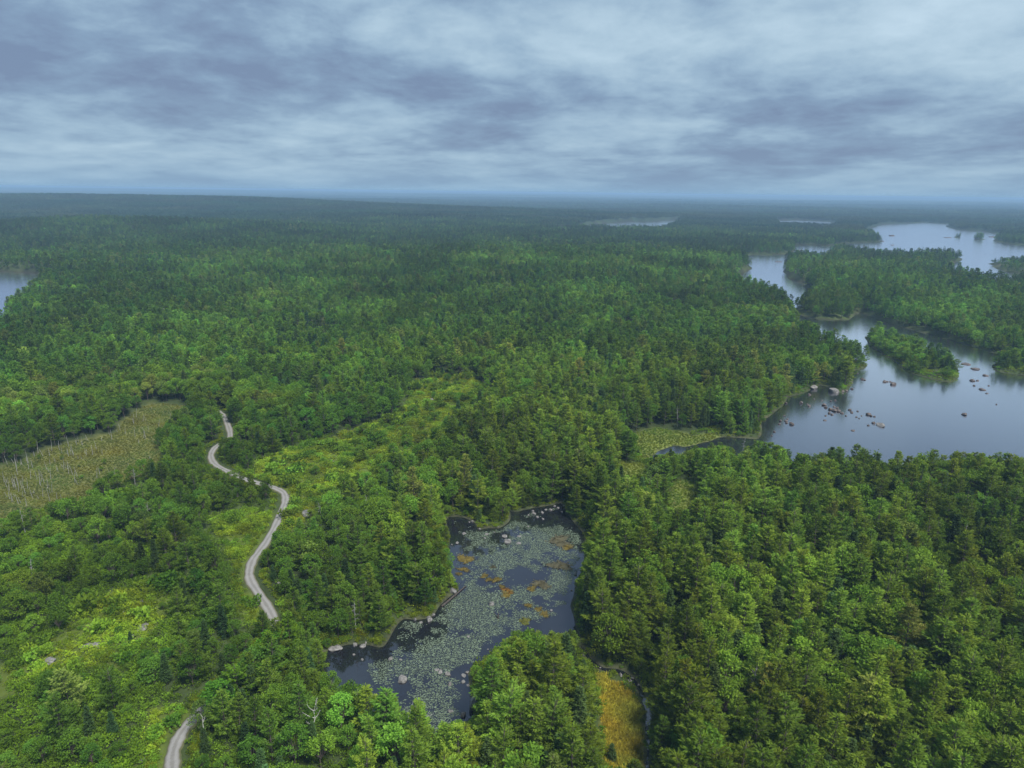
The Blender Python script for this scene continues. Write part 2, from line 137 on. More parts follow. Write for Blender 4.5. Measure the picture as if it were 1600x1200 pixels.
VIS_HEATH = [[(-98.0,254.7),(-90.0,268.9),(-80.2,280.6),(-72.4,293.2),(-64.7,304.0),(-55.7,313.7),(-52.8,334.2),(-53.7,383.2),(-39.0,398.4),(-21.8,389.0),(-10.2,365.3),(-18.5,330.3),(-29.2,310.0),(-35.0,283.8),(-39.9,261.4),(-49.4,244.8),(-60.8,232.8),(-65.1,219.4),(-64.9,207.4),(-68.3,198.5),(-71.8,200.5),(-73.6,214.2),(-76.6,226.8),(-84.5,236.0),(-93.4,241.6)],[(-97.6,209.7),(-84.5,216.3),(-78.4,214.0),(-73.7,192.2),(-73.6,183.7),(-72.4,172.2),(-77.6,178.9),(-86.4,191.9)],[(-108.2,157.6),(-103.4,163.6),(-93.3,168.5),(-87.0,168.6),(-85.2,156.7),(-84.5,148.6),(-83.8,141.2),(-83.9,134.4),(-90.9,134.3),(-97.7,131.0),(-102.8,129.8),(-102.1,123.9),(-107.9,121.0),(-119.3,132.7),(-112.2,134.6),(-108.5,139.6),(-106.1,144.4),(-105.4,149.5)]]
LANDMARKS = [((-77.5,225.2),'upper road bend'),((-71.7,174.9),'middle road bend'),((-60.3,157.2),'dip in the gravel road'),((-63.4,111.5),'bottom stretch of road'),((-117.2,260.9),'farthest road bend'),((48.6,121.5),'tall bare dead conifer'),((92.2,138.4),'pale tan dying tree'),((86.5,148.3),'small brownish dying tree'),((103.3,159.3),'grey-brown dead-needled spruce'),((108.3,126.7),'grey dead tree at the edge'),((-37.1,113.8),'crooked leafless white birch'),((-57.4,112.2),'small pale leafless birch'),((27.2,182.5),'dead conifer beside the pond'),((20.9,136.8),'far end of the golden sedge'),((22.5,113.4),'near end of the golden sedge'),((60.6,228.2),'small reddish meadow'),((90.5,300.9),'meadow by the inlet'),((-8.1,128.6),'long pale boulder by the pond'),((8.0,137.0),'middle of the wooded point'),((-41.0,146.3),'dark left pond corner'),((-15.4,172.2),'fallen log at the pond'),((-17.5,216.1),'upper left pond cove'),((11.5,224.4),'rocky far end of the pond'),((22.8,199.4),'upper right bank of the pond'),((16.7,154.4),'pond outlet'),((-19.6,118.3),'near bank of the pond'),((-149.7,282.5),'right end of the bog'),((-153.1,224.1),'lower edge of the bog'),((-182.7,281.3),'upper edge of the bog'),((-95.7,141.5),'white outcrop'),((-93.4,159.1),'upper outcrops in the clearing'),((-101.8,135.4),'brown outcrop'),((-34.1,364.2),'upper tip of the long clearing'),((-58.0,291.2),'middle of the long clearing'),((-66.2,212.5),'flat outcrop beside the road'),((-29.4,201.7),'small olive opening'),((-85.7,114.4),'bottom left corner'),((117.4,241.0),'near shore of the big lake'),((169.6,231.4),'right part of the near lakeshore'),((85.3,188.4),'heart of the pine stand'),((126.3,178.5),'right side of the pine stand'),((92.3,112.4),'bottom right corner'),((57.7,176.9),'left side of the pine stand'),((-11.1,109.2),'bottom edge below the pond'),((-128.4,172.6),'woods below the bog'),((59.2,111.8),'bottom edge of the pine stand'),((-93.2,187.8),'woods between bog and road'),((-41.6,174.6),'woods between road and pond'),((0.4,262.7),'woods behind the pond')]
LAKE_MARKS = [((163.7, 343.7), 'dark rock reef'), ((175.6, 320.7), 'large lone lake rock'), ((130.5, 323.8), 'left shore of the big lake'), ((230.0, 446.4), 'tip of the wooded point'), ((175.2, 386.7), 'boulder cove'), ((260.1, 404.6), 'lower end of the long island'), ((227.1, 340.9), 'open middle of the big lake'), ((993.0, 1901.3), 'head of the far lake'), ((450.2, 1222.1), 'narrow upper channel'), ((221.1, 398.5), 'water between point and island')]
rng = np.random.default_rng(7)
random.seed(7)
COL = scene.collection

# ---------------------------------------------------------------- small maths helpers
def seg_dist(P, A, B, chunk=20000):
    """least distance from points P to the segments A-B"""
    o = np.empty(len(P))
    d = B - A; L2 = (d ** 2).sum(1) + 1e-9
    for i in range(0, len(P), chunk):
        p = P[i:i + chunk, None, :] - A[None]
        t = np.clip((p * d[None]).sum(2) / L2[None], 0, 1)
        q = p - t[..., None] * d[None]
        o[i:i + chunk] = np.sqrt((q ** 2).sum(2).min(1))
    return o

def inside(P, poly):
    A = np.asarray(poly, float); B = np.roll(A, -1, 0)
    c = np.zeros(len(P), bool)
    x, y = P[:, 0], P[:, 1]
    for (x0, y0), (x1, y1) in zip(A, B):
        k = (y0 > y) != (y1 > y)
        if y1 != y0: c ^= k & (x < (x1 - x0) * (y - y0) / (y1 - y0) + x0)
    return c

def sdist(P, poly, reach=None):
    """signed distance, negative inside; points farther than reach from the box get a big value"""
    A = np.asarray(poly, float); B = np.roll(A, -1, 0)
    o = np.full(len(P), 1e4)
    if reach is None: k = np.ones(len(P), bool)
    else:
        lo, hi = A.min(0) - reach, A.max(0) + reach
        k = ((P > lo) & (P < hi)).all(1)
    if k.any():
        d = seg_dist(P[k], A, B); d[inside(P[k], A)] *= -1; o[k] = d
    return o

def line_dist(P, line, reach=80.0):
    A = np.asarray(line, float); o = np.full(len(P), 1e4)
    k = ((P > A.min(0) - reach) & (P < A.max(0) + reach)).all(1)
    if k.any(): o[k] = seg_dist(P[k], A[:-1], A[1:])
    return o

_T = np.random.default_rng(3).random((256, 256))
def vnoise(x, y):
    xi = np.floor(x).astype(int); yi = np.floor(y).astype(int); fx = x - xi; fy = y - yi
    fx = fx * fx * (3 - 2 * fx); fy = fy * fy * (3 - 2 * fy)
    a = _T[xi & 255, yi & 255]; b = _T[(xi + 1) & 255, yi & 255]; c = _T[xi & 255, (yi + 1) & 255]; d = _T[(xi + 1) & 255, (yi + 1) & 255]
    return (a * (1 - fx) + b * fx) * (1 - fy) + (c * (1 - fx) + d * fx) * fy
def fbm(x, y, o=4):
    s = 0; a = 0.5; t = 0
    for i in range(o):
        s = s + a * vnoise(x * 2 ** i + 17.3 * i, y * 2 ** i + 5.1 * i); t += a; a *= 0.5
    return s / t * 2 - 1
def sstep(a, b, x):
    t = np.clip((x - a) / (b - a), 0, 1); return t * t * (3 - 2 * t)

# smooth the road's centre line
def smooth_line(pts, n=6):
    P = np.asarray(pts, float)
    Q = np.vstack([2 * P[0] - P[1], P, 2 * P[-1] - P[-2]]); o = []
    for i in range(1, len(Q) - 2):
        for t in np.linspace(0, 1, n, endpoint=False):
            a, b, c, d = Q[i - 1], Q[i], Q[i + 1], Q[i + 2]
            o.append(0.5 * (2 * b + (c - a) * t + (2 * a - 5 * b + 4 * c - d) * t * t + (3 * b - a - 3 * c + d) * t ** 3))
    o.append(Q[-2]); return np.array(o)
def smooth_poly(pts, n=3):
    P = np.asarray(pts, float); m = len(P); o = []
    for i in range(m):
        a, b, c, d = P[i - 1], P[i], P[(i + 1) % m], P[(i + 2) % m]
        for t in np.linspace(0, 1, n, endpoint=False):
            o.append(0.5 * (2 * b + (c - a) * t + (2 * a - 5 * b + 4 * c - d) * t * t + (3 * b - a - 3 * c + d) * t ** 3))
    return np.array(o)
ROADS = smooth_line(ROAD, 5)
PONDS = smooth_poly(POND, 2)
CREEKS = smooth_line(CREEK, 3)

def water_dist(P):
    """signed distance to open water: negative in the water"""
    d = sdist(P, LAKE, 60.0)
    for isl in ISLANDS:
        k = sdist(P, isl, 60.0); d = np.where(k < 1e3, np.maximum(d, -k), d)
    d = np.minimum(d, sdist(P, PONDS, 40.0))
    d = np.minimum(d, line_dist(P, CREEKS, 30.0) - 0.55)
    d = np.minimum(d, sdist(P, LEFT_LAKE, 60.0))
    for f in FAR_LAKES: d = np.minimum(d, sdist(P, f, 90.0))
    # broken little coves and points
    k = np.abs(d) < 90
    if k.any():
        x, y = P[k, 0], P[k, 1]
        amp = np.clip(0.6 + (np.hypot(x, y) - 150) / 160.0, 0.6, 5.0)
        for isl in ISLANDS[3:]: amp = np.where(np.hypot(x - np.mean(isl, 0)[0], y - np.mean(isl, 0)[1]) < 80, 0.3, amp)
        d[k] = d[k] + amp * fbm(x / (5 + amp * 4), y / (5 + amp * 4), 3)
    return d

def base_height(x, y):
    r = np.hypot(x, y)
    z = 2.6 + 1.2 * fbm(x / 55, y / 55, 3)
    z += sstep(400, 900, r) * 4.0 * (fbm(x / 240 + 9, y / 240, 3) + 0.25)
    z += 15 * np.exp(-((x + 20) / 430) ** 2 - ((y - 960) / 240) ** 2)            # low rise in the middle
    z += 24 * np.exp(-((x + 900) / 420) ** 2 - ((y - 1650) / 260) ** 2) + 14 * np.exp(-((x + 450) / 420) ** 2 - ((y - 2350) / 260) ** 2)
    z += 50 * np.exp(-(np.abs(x + 1900) / 1350) ** 3 - ((y - 3500) / 800) ** 2)   # the long wooded hill
    z += 18 * np.exp(-((x + 200) / 900) ** 2 - ((y - 3100) / 500) ** 2)
    z += sstep(3000, 6000, r) * 16 * (fbm(x / 1500, y / 900 + 4, 4) + 0.35)
    z += sstep(8000, 16000, r) * 62 * np.clip(fbm(x / 8000 + 3, y / 2400, 4) + 0.42, 0, 1.25)
    return np.maximum(z, 0.9)

def height(P, d=None):
    if d is None: d = water_dist(P)
    b = base_height(P[:, 0], P[:, 1])
    for p in ('golden', 'meadow_a', 'bog'):
        k = sdist(P, ZONES[p], 25.0); t = sstep(8, -3, k)
        b = b * (1 - t) + t * (0.55 if p == 'golden' else 1.0)
    land = b * (1 - np.exp(-np.maximum(d, 0) / 7.0)) + 0.10 * np.minimum(np.maximum(d, 0), 1.0)
    wet = -np.minimum(0.30 * np.maximum(-d, 0), 2.5)
    return np.where(d > 0, land, wet)

# ---------------------------------------------------------------- materials
def new_mat(name):
    m = bpy.data.materials.new(name); m.use_nodes = True
    nt = m.node_tree; nt.nodes.clear()
    return m, nt, nt.nodes.new('ShaderNodeOutputMaterial')

def leaf_material(name, color, translucency=0.42, spread=0.45, other=None):
    m, nt, o = new_mat(name)
    at = nt.nodes.new('ShaderNodeAttribute'); at.attribute_type = 'INSTANCER'; at.attribute_name = 'tint'
    geo = nt.nodes.new('ShaderNodeNewGeometry')
    v = math_node(nt, 'ADD', math_node(nt, 'MULTIPLY', geo.outputs['Random Per Island'], spread), 1 - spread / 2)
    cmb = nt.nodes.new('ShaderNodeCombineXYZ')
    for i in range(3): link(nt, v, cmb.inputs[i])
    c = mix_rgb(nt, 'MULTIPLY', 1.0, at.outputs['Color'], color)
    c = mix_rgb(nt, 'MULTIPLY', 1.0, c, cmb.outputs[0])
    if other:
        rnd = math_node(nt, 'FRACT', math_node(nt, 'MULTIPLY', geo.outputs['Random Per Island'], 37.0))
        c = mix_rgb(nt, 'MIX', math_node(nt, 'MULTIPLY', math_node(nt, 'GREATER_THAN', rnd, 0.93), 0.6), c, other)
    a = nt.nodes.new('ShaderNodeBsdfDiffuse'); b = nt.nodes.new('ShaderNodeBsdfTranslucent'); mx = nt.nodes.new('ShaderNodeMixShader')
    link(nt, c, a.inputs['Color']); link(nt, c, b.inputs['Color']); mx.inputs[0].default_value = translucency
    link(nt, a.outputs[0], mx.inputs[1]); link(nt, b.outputs[0], mx.inputs[2]); link(nt, mx.outputs[0], o.inputs[0])
    return m

def plain_material(name, c1, c2, scale=4.0, rough=0.9, bump=0.0, detail=5.0, coord='Object'):
    m, nt, o = new_mat(name)
    tc = nt.nodes.new('ShaderNodeTexCoord')
    f = noise(nt, tc.outputs[coord], scale, detail, 0.6)
    col = ramp(nt, f, [(0.35, c1), (0.65, c2)])
    p = nt.nodes.new('ShaderNodeBsdfPrincipled'); link(nt, col, p.inputs['Base Color']); p.inputs['Roughness'].default_value = rough
    p.inputs['Specular IOR Level'].default_value = 0.25
    if bump:
        b = nt.nodes.new('ShaderNodeBump'); b.inputs['Strength'].default_value = bump; b.inputs['Distance'].default_value = 0.2
        link(nt, noise(nt, tc.outputs[coord], scale * 4, 6, 0.65), b.inputs['Height']); link(nt, b.outputs[0], p.inputs['Normal'])
    link(nt, p.outputs[0], o.inputs[0]); return m

M_PINE = leaf_material('pine_needles', (0.150, 0.240, 0.030))
M_BROAD = leaf_material('broad_leaves', (0.126, 0.232, 0.027), 0.45)
M_SPRUCE = leaf_material('spruce_needles', (0.080, 0.138, 0.042), 0.35)
M_BUSH = leaf_material('bush_leaves', (0.190, 0.285, 0.024), 0.45)
M_GRASS = leaf_material('sedge_blades', (0.30, 0.25, 0.06), 0.3)
M_PAD = leaf_material('lily_leaf', (0.105, 0.136, 0.094), 0.05, 0.8)
M_BARK = plain_material('bark', (0.07, 0.055, 0.045), (0.15, 0.13, 0.115), 6.0)
M_DEAD = plain_material('dead_wood', (0.22, 0.215, 0.205), (0.42, 0.41, 0.40), 5.0)
M_BIRCH = plain_material('birch_bark', (0.42, 0.41, 0.39), (0.62, 0.61, 0.58), 4.0)
M_ROCK = plain_material('granite', (0.09, 0.087, 0.083), (0.25, 0.24, 0.23), 1.6, 0.85, 0.5)
M_WETROCK = plain_material('dark_wet_rock', (0.045, 0.037, 0.034), (0.14, 0.115, 0.105), 1.2, 0.6, 0.5)
M_LOG = plain_material('wet_log', (0.035, 0.028, 0.024), (0.10, 0.085, 0.075), 3.0)
def moss_mat(n, a, b): return plain_material(n, a, b, 3.0, 0.95, 0.8)
M_MOSS = {'o': moss_mat('orange_moss', (0.100, 0.080, 0.017), (0.150, 0.115, 0.024)), 'r': moss_mat('rust_moss', (0.17, 0.078, 0.014), (0.22, 0.115, 0.02)),
          'b': moss_mat('brown_moss', (0.05, 0.047, 0.026), (0.09, 0.082, 0.045)), 'g': moss_mat('olive_moss', (0.07, 0.085, 0.014), (0.13, 0.125, 0.02))}

def water_material(name, gain, floor, rough, deep, bump, bscale):
    m, nt, o = new_mat(name)
    fr = nt.nodes.new('ShaderNodeFresnel'); fr.inputs['IOR'].default_value = 1.33
    fac = math_node(nt, 'ADD', math_node(nt, 'MULTIPLY', fr.outputs[0], gain), floor, True)
    d = nt.nodes.new('ShaderNodeBsdfDiffuse'); d.inputs['Color'].default_value = (*deep, 1)
    g = nt.nodes.new('ShaderNodeBsdfGlossy'); g.inputs['Roughness'].default_value = rough; g.inputs['Color'].default_value = (0.95, 0.93, 0.97, 1)
    tc = nt.nodes.new('ShaderNodeTexCoord'); b = nt.nodes.new('ShaderNodeBump'); b.inputs['Strength'].default_value = bump; b.inputs['Distance'].default_value = 0.05
    link(nt, noise(nt, tc.outputs['Object'], bscale, 3, 0.6, 0.4), b.inputs['Height']); link(nt, b.outputs[0], g.inputs['Normal'])
    mx = nt.nodes.new('ShaderNodeMixShader'); link(nt, fac, mx.inputs[0]); link(nt, d.outputs[0], mx.inputs[1]); link(nt, g.outputs[0], mx.inputs[2])
    link(nt, mx.outputs[0], o.inputs[0]); return m
M_LAKE = water_material('lake_water', 2.7, 0.06, 0.17, (0.012, 0.014, 0.020), 0.25, 0.5)
M_POND = water_material('pond_water', 2.4, 0.04, 0.05, (0.010, 0.011, 0.014), 0.08, 0.8)

# the ground: zone colours are the soil and the low plants that grow there
def ground_material():
    m, nt, o = new_mat('forest_ground')
    at = nt.nodes.new('ShaderNodeAttribute'); at.attribute_name = 'cover'
    tc = nt.nodes.new('ShaderNodeTexCoord')
    n1 = noise(nt, tc.outputs['Object'], 0.35, 6, 0.65); n2 = noise(nt, tc.outputs['Object'], 0.012, 5, 0.6)
    f = math_node(nt, 'MULTIPLY', math_node(nt, 'ADD', n1, 0.5), math_node(nt, 'ADD', math_node(nt, 'MULTIPLY', n2, 1.2), 0.4))
    cmb = nt.nodes.new('ShaderNodeCombineXYZ')
    for i in range(3): link(nt, f, cmb.inputs[i])
    c = mix_rgb(nt, 'MULTIPLY', 1.0, at.outputs['Color'], cmb.outputs[0])
    p = nt.nodes.new('ShaderNodeBsdfPrincipled'); link(nt, c, p.inputs['Base Color']); p.inputs['Roughness'].default_value = 0.95
    p.inputs['Specular IOR Level'].default_value = 0.1
    b = nt.nodes.new('ShaderNodeBump'); b.inputs['Strength'].default_value = 0.6; b.inputs['Distance'].default_value = 0.5
    link(nt, n1, b.inputs['Height']); link(nt, b.outputs[0], p.inputs['Normal'])
    link(nt, p.outputs[0], o.inputs[0]); return m

# ---------------------------------------------------------------- mesh helpers
def mesh_from(name, verts, faces, mats, face_mat=None, smooth=False):
    """faces: array (n,3) / (n,4) or a list of such arrays"""
    if not isinstance(faces, list): faces = [faces]
    verts = np.asarray(verts, np.float32); me = bpy.data.meshes.new(name)
    loops = np.concatenate([np.asarray(f).ravel() for f in faces]).astype(np.int32)
    sizes = np.concatenate([np.full(len(f), np.asarray(f).shape[1]) for f in faces]).astype(np.int32)
    me.vertices.add(len(verts)); me.vertices.foreach_set('co', verts.ravel())
    me.loops.add(len(loops)); me.loops.foreach_set('vertex_index', loops)
    me.polygons.add(len(sizes)); me.polygons.foreach_set('loop_start', np.concatenate([[0], np.cumsum(sizes)[:-1]]).astype(np.int32))
    try: me.polygons.foreach_set('loop_total', sizes)
    except Exception: pass
    for m in mats: me.materials.append(m)
    if face_mat is not None: me.polygons.foreach_set('material_index', np.asarray(face_mat, np.int32))
    if smooth: me.polygons.foreach_set('use_smooth', np.ones(len(sizes), bool))
    me.update(calc_edges=True); me.validate(); return me

class Soup:
    """collects quads"""
    def __init__(s): s.v = []; s.f = []; s.n = 0
    def add(s, v, f):
        v = np.asarray(v, float); f = np.asarray(f, int)
        s.v.append(v); s.f.append(f + s.n); s.n += len(v)
    def cards(s, C, D, length, width, rng, lift=0.25):
        """leaf-shaped four-cornered blades: base C, pointing along D"""
        n = len(C); D = D / (np.linalg.norm(D, axis=1, keepdims=True) + 1e-9)
        rnd = rng.normal(size=(n, 3)); S = np.cross(D, rnd); S /= np.linalg.norm(S, axis=1, keepdims=True) + 1e-9
        U = np.cross(S, D)
        L = (length * rng.uniform(0.7, 1.3, n))[:, None]; W = (width * rng.uniform(0.7, 1.3, n))[:, None]
        a = C; b = C + D * L * 0.5 + S * W * 0.5 + U * W * lift; c = C + D * L; d = C + D * L * 0.5 - S * W * 0.5 + U * W * lift
        V = np.stack([a, b, c, d], 1).reshape(-1, 3); s.add(V, np.arange(n * 4).reshape(n, 4))
    def tube(s, pts, radii, k=5):
        pts = np.asarray(pts, float); m = len(pts)
        T = np.gradient(pts, axis=0); T /= np.linalg.norm(T, axis=1, keepdims=True) + 1e-9
        ref = np.where(np.abs(T[:, 2:3]) > 0.9, np.array([[1., 0, 0]]), np.array([[0, 0, 1.]]))
        X = np.cross(T, ref); X /= np.linalg.norm(X, axis=1, keepdims=True); Y = np.cross(T, X)
        an = np.arange(k) * 2 * math.pi / k
        V = (pts[:, None] + np.asarray(radii)[:, None, None] * (np.cos(an)[None, :, None] * X[:, None] + np.sin(an)[None, :, None] * Y[:, None])).reshape(-1, 3)
        F = [(i * k + j, i * k + (j + 1) % k, (i + 1) * k + (j + 1) % k, (i + 1) * k + j) for i in range(m - 1) for j in range(k)]
        s.add(V, F)
    def get(s): return np.vstack(s.v), np.vstack(s.f)

def two_meshes(name, wood, leaf, bark, leafmat):
    """returns trunk mesh, crown mesh, whole-tree mesh"""
    wv, wf = wood.get(); lv, lf = leaf.get()
    t = mesh_from(name + '_trunk', wv, wf, [bark], smooth=True); c = mesh_from(name + '_crown', lv, lf, [leafmat])
    a = mesh_from(name, np.vstack([wv, lv]), np.vstack([wf, lf + len(wv)]), [bark, leafmat], np.r_[np.zeros(len(wf)), np.ones(len(lf))])
    return t, c, a

def pine(seed, lod):
    g = np.random.default_rng(seed); H = 15.0; wood, leaf = Soup(), Soup(); slim = (1.0, 0.8, 1.12, 0.92, 0.72, 1.05, 0.88, 1.0, 0.95)[seed % 10 % 9]; broken = seed % 10 in (4, 7)
    lean = g.normal(0, 0.25, 2); zs = np.linspace(0, 1, 8)
    wood.tube(np.c_[lean[0] * zs ** 2, lean[1] * zs ** 2, zs * H * 0.97], 0.20 * (1 - zs) ** 0.8 + 0.015, 6 if lod == 0 else 4)
    step = (1.0, 1.25, 1.9)[lod]; z = H * g.uniform(0.18, 0.32); C = []; D = []; Rm = g.uniform(3.6, 4.7) * slim
    while z < H * (0.86 if broken else 0.985):
        t = (z / H - 0.2) / 0.8
        L0 = Rm * (1 - max(t, 0) ** 1.45) * (0.70 + 0.30 * min(1, t * 4 + 0.3)) + 0.40
        nb = g.integers(4, 6) if lod < 2 else 4
        az0 = g.uniform(0, 6.28)
        for b in range(nb):
            if g.random() < (0.26 if broken else 0.08): continue
            az = az0 + b * 2 * math.pi / nb + g.normal(0, 0.28); L = L0 * g.uniform(0.55, 1.22); el = -0.02 + 0.85 * max(t, 0) ** 1.6 + g.normal(0, 0.09)
            h = np.array([math.cos(az), math.sin(az), 0]); side = np.array([-h[1], h[0], 0])
            zz = z + g.normal(0, 0.2); base = np.array([lean[0] * (zz / H) ** 2, lean[1] * (zz / H) ** 2, zz])
            def at(s): return base + h * L * s * math.cos(el) + np.array([0, 0, 1]) * L * (s * math.sin(el) + 0.20 * s * s)
            if lod == 0: wood.tube([at(0), at(0.5), at(0.95)], [0.05, 0.035, 0.01], 3)
            m = max(3, int(L * (2.7, 1.6, 0.9)[lod]))
            for s in np.linspace(0.30, 1.0, m):
                wid = 0.27 * L * (1.08 - s) + 0.12
                for sg in ((-1, 0, 1) if lod < 2 else (-1, 1)):
                    if sg and s > 0.95: continue
                    c = at(s) + side * sg * wid * g.uniform(0.5, 1.15) + g.normal(0, 0.06, 3)
                    k = (4, 3, 3)[lod]
                    dd = h * 1.0 + side * sg * 0.75 + np.array([0, 0, 0.30])
                    C.append(np.repeat(c[None], k, 0)); D.append(dd[None] + g.normal(0, 0.32, (k, 3)))
        z += step * g.uniform(0.75, 1.25)
    k = 8; C.append(np.repeat([[lean[0], lean[1], H * 0.955]], k, 0)); D.append(np.array([[0, 0, 1.2]]) + g.normal(0, 0.4, (k, 3)))
    leaf.cards(np.vstack(C), np.vstack(D), (0.78, 1.05, 1.6)[lod], (0.20, 0.36, 0.75)[lod], g)
    return two_meshes('pine', wood, leaf, M_BARK, M_PINE)

def broad(seed, lod, bark=None):
    g = np.random.default_rng(seed); H = 10.0; wood, leaf = Soup(), Soup()
    Rw = g.uniform(2.2, 3.0); zc = H * 0.62; Rz = H * 0.36
    fork = H * g.uniform(0.22, 0.36)
    wood.tube([(0, 0, 0), (g.normal(0, .1), g.normal(0, .1), fork), (g.normal(0, .3), g.normal(0, .3), H * .6)], [0.17, 0.13, 0.06], 5)
    nc = (30, 22, 12)[lod]; C = []; D = []
    for i in range(nc):
        u = g.uniform(-0.62, 1.0); az = g.uniform(0, 6.28) ; rr = math.sqrt(max(0, 1 - u * u)) * g.uniform(0.70, 1.05)
        c = np.array([Rw * rr * math.cos(az), Rw * rr * math.sin(az), zc + Rz * u * g.uniform(0.85, 1.08)])
        rad = g.uniform(0.65, 1.25)
        if lod == 0: wood.tube([(0, 0, fork), c * [0.5, 0.5, 0] + [0, 0, (fork + c[2]) / 2], c], [0.07, 0.05, 0.015], 3)
        k = (58, 22, 10)[lod]; v = g.normal(size=(k, 3)); v[:, 2] = v[:, 2] * 0.9 + 0.35; v /= np.linalg.norm(v, axis=1, keepdims=True)
        p = c + v * rad * g.uniform(0.6, 1.05, (k, 1)) * [1, 1, 0.75]
        C.append(p); D.append(v * 0.6 + g.normal(0, 0.7, (k, 3)))
    leaf.cards(np.vstack(C), np.vstack(D), (0.42, 0.72, 1.25)[lod], (0.34, 0.58, 1.0)[lod], g, 0.15)
    return two_meshes('broadleaf', wood, leaf, bark or M_BARK, M_BROAD)

def spruce(seed, lod):
    g = np.random.default_rng(seed); H = 12.0; wood, leaf = Soup(), Soup(); zs = np.linspace(0, 1, 6)
    wood.tube(np.c_[0 * zs, 0 * zs, zs * H * 0.98], 0.15 * (1 - zs) + 0.012, 5)
    z = H * g.uniform(0.08, 0.2); C = []; D = []; Rm = g.uniform(1.5, 2.1)
    while z < H * 0.98:
        t = z / H; L0 = Rm * (1 - t) ** 0.85 + 0.18; nb = (8, 6, 4)[lod]; az0 = g.uniform(0, 6.28)
        for b in range(nb):
            if g.random() < 0.12: continue
            az = az0 + b * 2 * math.pi / nb + g.normal(0, 0.2); L = L0 * g.uniform(0.65, 1.2); h = np.array([math.cos(az), math.sin(az), 0]); side = np.array([-h[1], h[0], 0])
            for s in np.linspace(0.35, 1.0, (4, 2, 2)[lod]):
                c = np.array([0, 0, z]) + h * L * s + np.array([0, 0, -0.22 * L * s + 0.16 * L * s * s])
                k = (5, 4, 3)[lod]
                C.append(np.repeat(c[None], k, 0)); D.append((h * 0.8 + np.array([0, 0, 0.12]))[None] + side[None] * g.normal(0, 0.8, (k, 1)) + g.normal(0, 0.3, (k, 3)))
        z += (0.48, 0.75, 1.3)[lod] * g.uniform(0.8, 1.2)
    k = 6; C.append(np.repeat([[0, 0, H * 0.95]], k, 0)); D.append(np.array([[0, 0, 1.5]]) + g.normal(0, 0.3, (k, 3)))
    leaf.cards(np.vstack(C), np.vstack(D), (0.52, 0.8, 1.2)[lod], (0.22, 0.42, 0.75)[lod], g)
    return two_meshes('spruce', wood, leaf, M_BARK, M_SPRUCE)

def bush(seed, n=170):
    g = np.random.default_rng(seed); leaf = Soup(); C = []; D = []
    for i in range(9):
        a = g.uniform(0, 6.28); q = g.uniform(0.1, 0.75); c = np.array([q * math.cos(a), q * math.sin(a), g.uniform(0.35, 0.8)])
        k = n // 9; v = g.normal(size=(k, 3)); v[:, 2] = np.abs(v[:, 2]) * 0.9 - 0.15; v /= np.linalg.norm(v, axis=1, keepdims=True)
        C.append(c + v * g.uniform(0.25, 0.5) * [1, 1, 0.8]); D.append(v * 0.7 + g.normal(0, 0.6, (k, 3)) + [0, 0, 0.3])
    leaf.cards(np.vstack(C), np.vstack(D), 0.30, 0.20, g, 0.15)
    V, F = leaf.get(); V[:, 2] = np.maximum(V[:, 2], 0.0)
    return mesh_from('bush', V, F, [M_BUSH])

def tuft(seed):
    g = np.random.default_rng(seed); s = Soup(); n = 26
    C = np.c_[g.normal(0, 0.22, (n, 2)), np.zeros(n)]; D = np.c_[g.normal(0, 0.45, (n, 2)), np.ones(n)]
    s.cards(C, D, 0.75, 0.10, g); V, F = s.get(); return mesh_from('sedge_tuft', V, F, [M_GRASS])

def snag(seed, mat, H=7.0, arms=9, spread=0.9, k=4, twigs=True):
    g = np.random.default_rng(seed); s = Soup(); zs = np.linspace(0, 1, 6); bend = g.normal(0, 0.25, 2)
    s.tube(np.c_[bend[0] * zs ** 2, bend[1] * zs ** 2, zs * H], 0.10 * (1 - zs) ** 0.7 + 0.018, k)
    for i in range(arms):
        z = H * g.uniform(0.35, 0.95); az = g.uniform(0, 6.28); L = spread * g.uniform(0.4, 1.2) * (1.25 - z / H)
        b = np.array([bend[0] * (z / H) ** 2, bend[1] * (z / H) ** 2, z]); h = np.array([math.cos(az), math.sin(az), g.uniform(-0.1, 0.5)])
        s.tube([b, b + h * L * 0.6, b + h * L + [0, 0, 0.1 * L]], [0.035, 0.025, 0.010], 3)
        if twigs:
            q = b + h * L * 0.6; h2 = h + g.normal(0, 0.6, 3); s.tube([q, q + h2 * L * 0.25, q + h2 * L * 0.5], [0.02, 0.015, 0.008], 3)
    V, F = s.get(); return mesh_from('snag', V, F, [mat])

def crooked_birch(seed, mat):
    g = np.random.default_rng(seed); s = Soup()
    P = np.array([(0, 0, 0), (0.1, 0, 1.8), (-0.15, .1, 3.4), (0.35, 0, 5.0), (0.2, .1, 6.6), (0.6, 0, 8.0)])
    s.tube(P, [.13, .12, .10, .08, .05, .02], 6)
    for b, L, az, el in ((3, 2.6, 3.0, .5), (3, 1.6, 0.2, .8), (4, 1.9, 3.4, .9), (4, 1.5, 5.6, .7), (2, 2.2, 2.6, .35), (5, 1.0, 1.0, 1.0)):
        h = np.array([math.cos(az) * math.cos(el), math.sin(az) * math.cos(el), math.sin(el)])
        s.tube([P[b], P[b] + h * L * .5, P[b] + h * L + [0, 0, .35]], [.055, .04, .012], 4)
        for q in (.45, .75): s.tube([P[b] + h * L * q, P[b] + h * L * q + g.normal(0, .3, 3) + [0, 0, .4], P[b] + h * L * q + g.normal(0, .5, 3) + [0, 0, .9]], [.022, .016, .007], 3)
    V, F = s.get(); return mesh_from('crooked_birch', V, F, [mat])

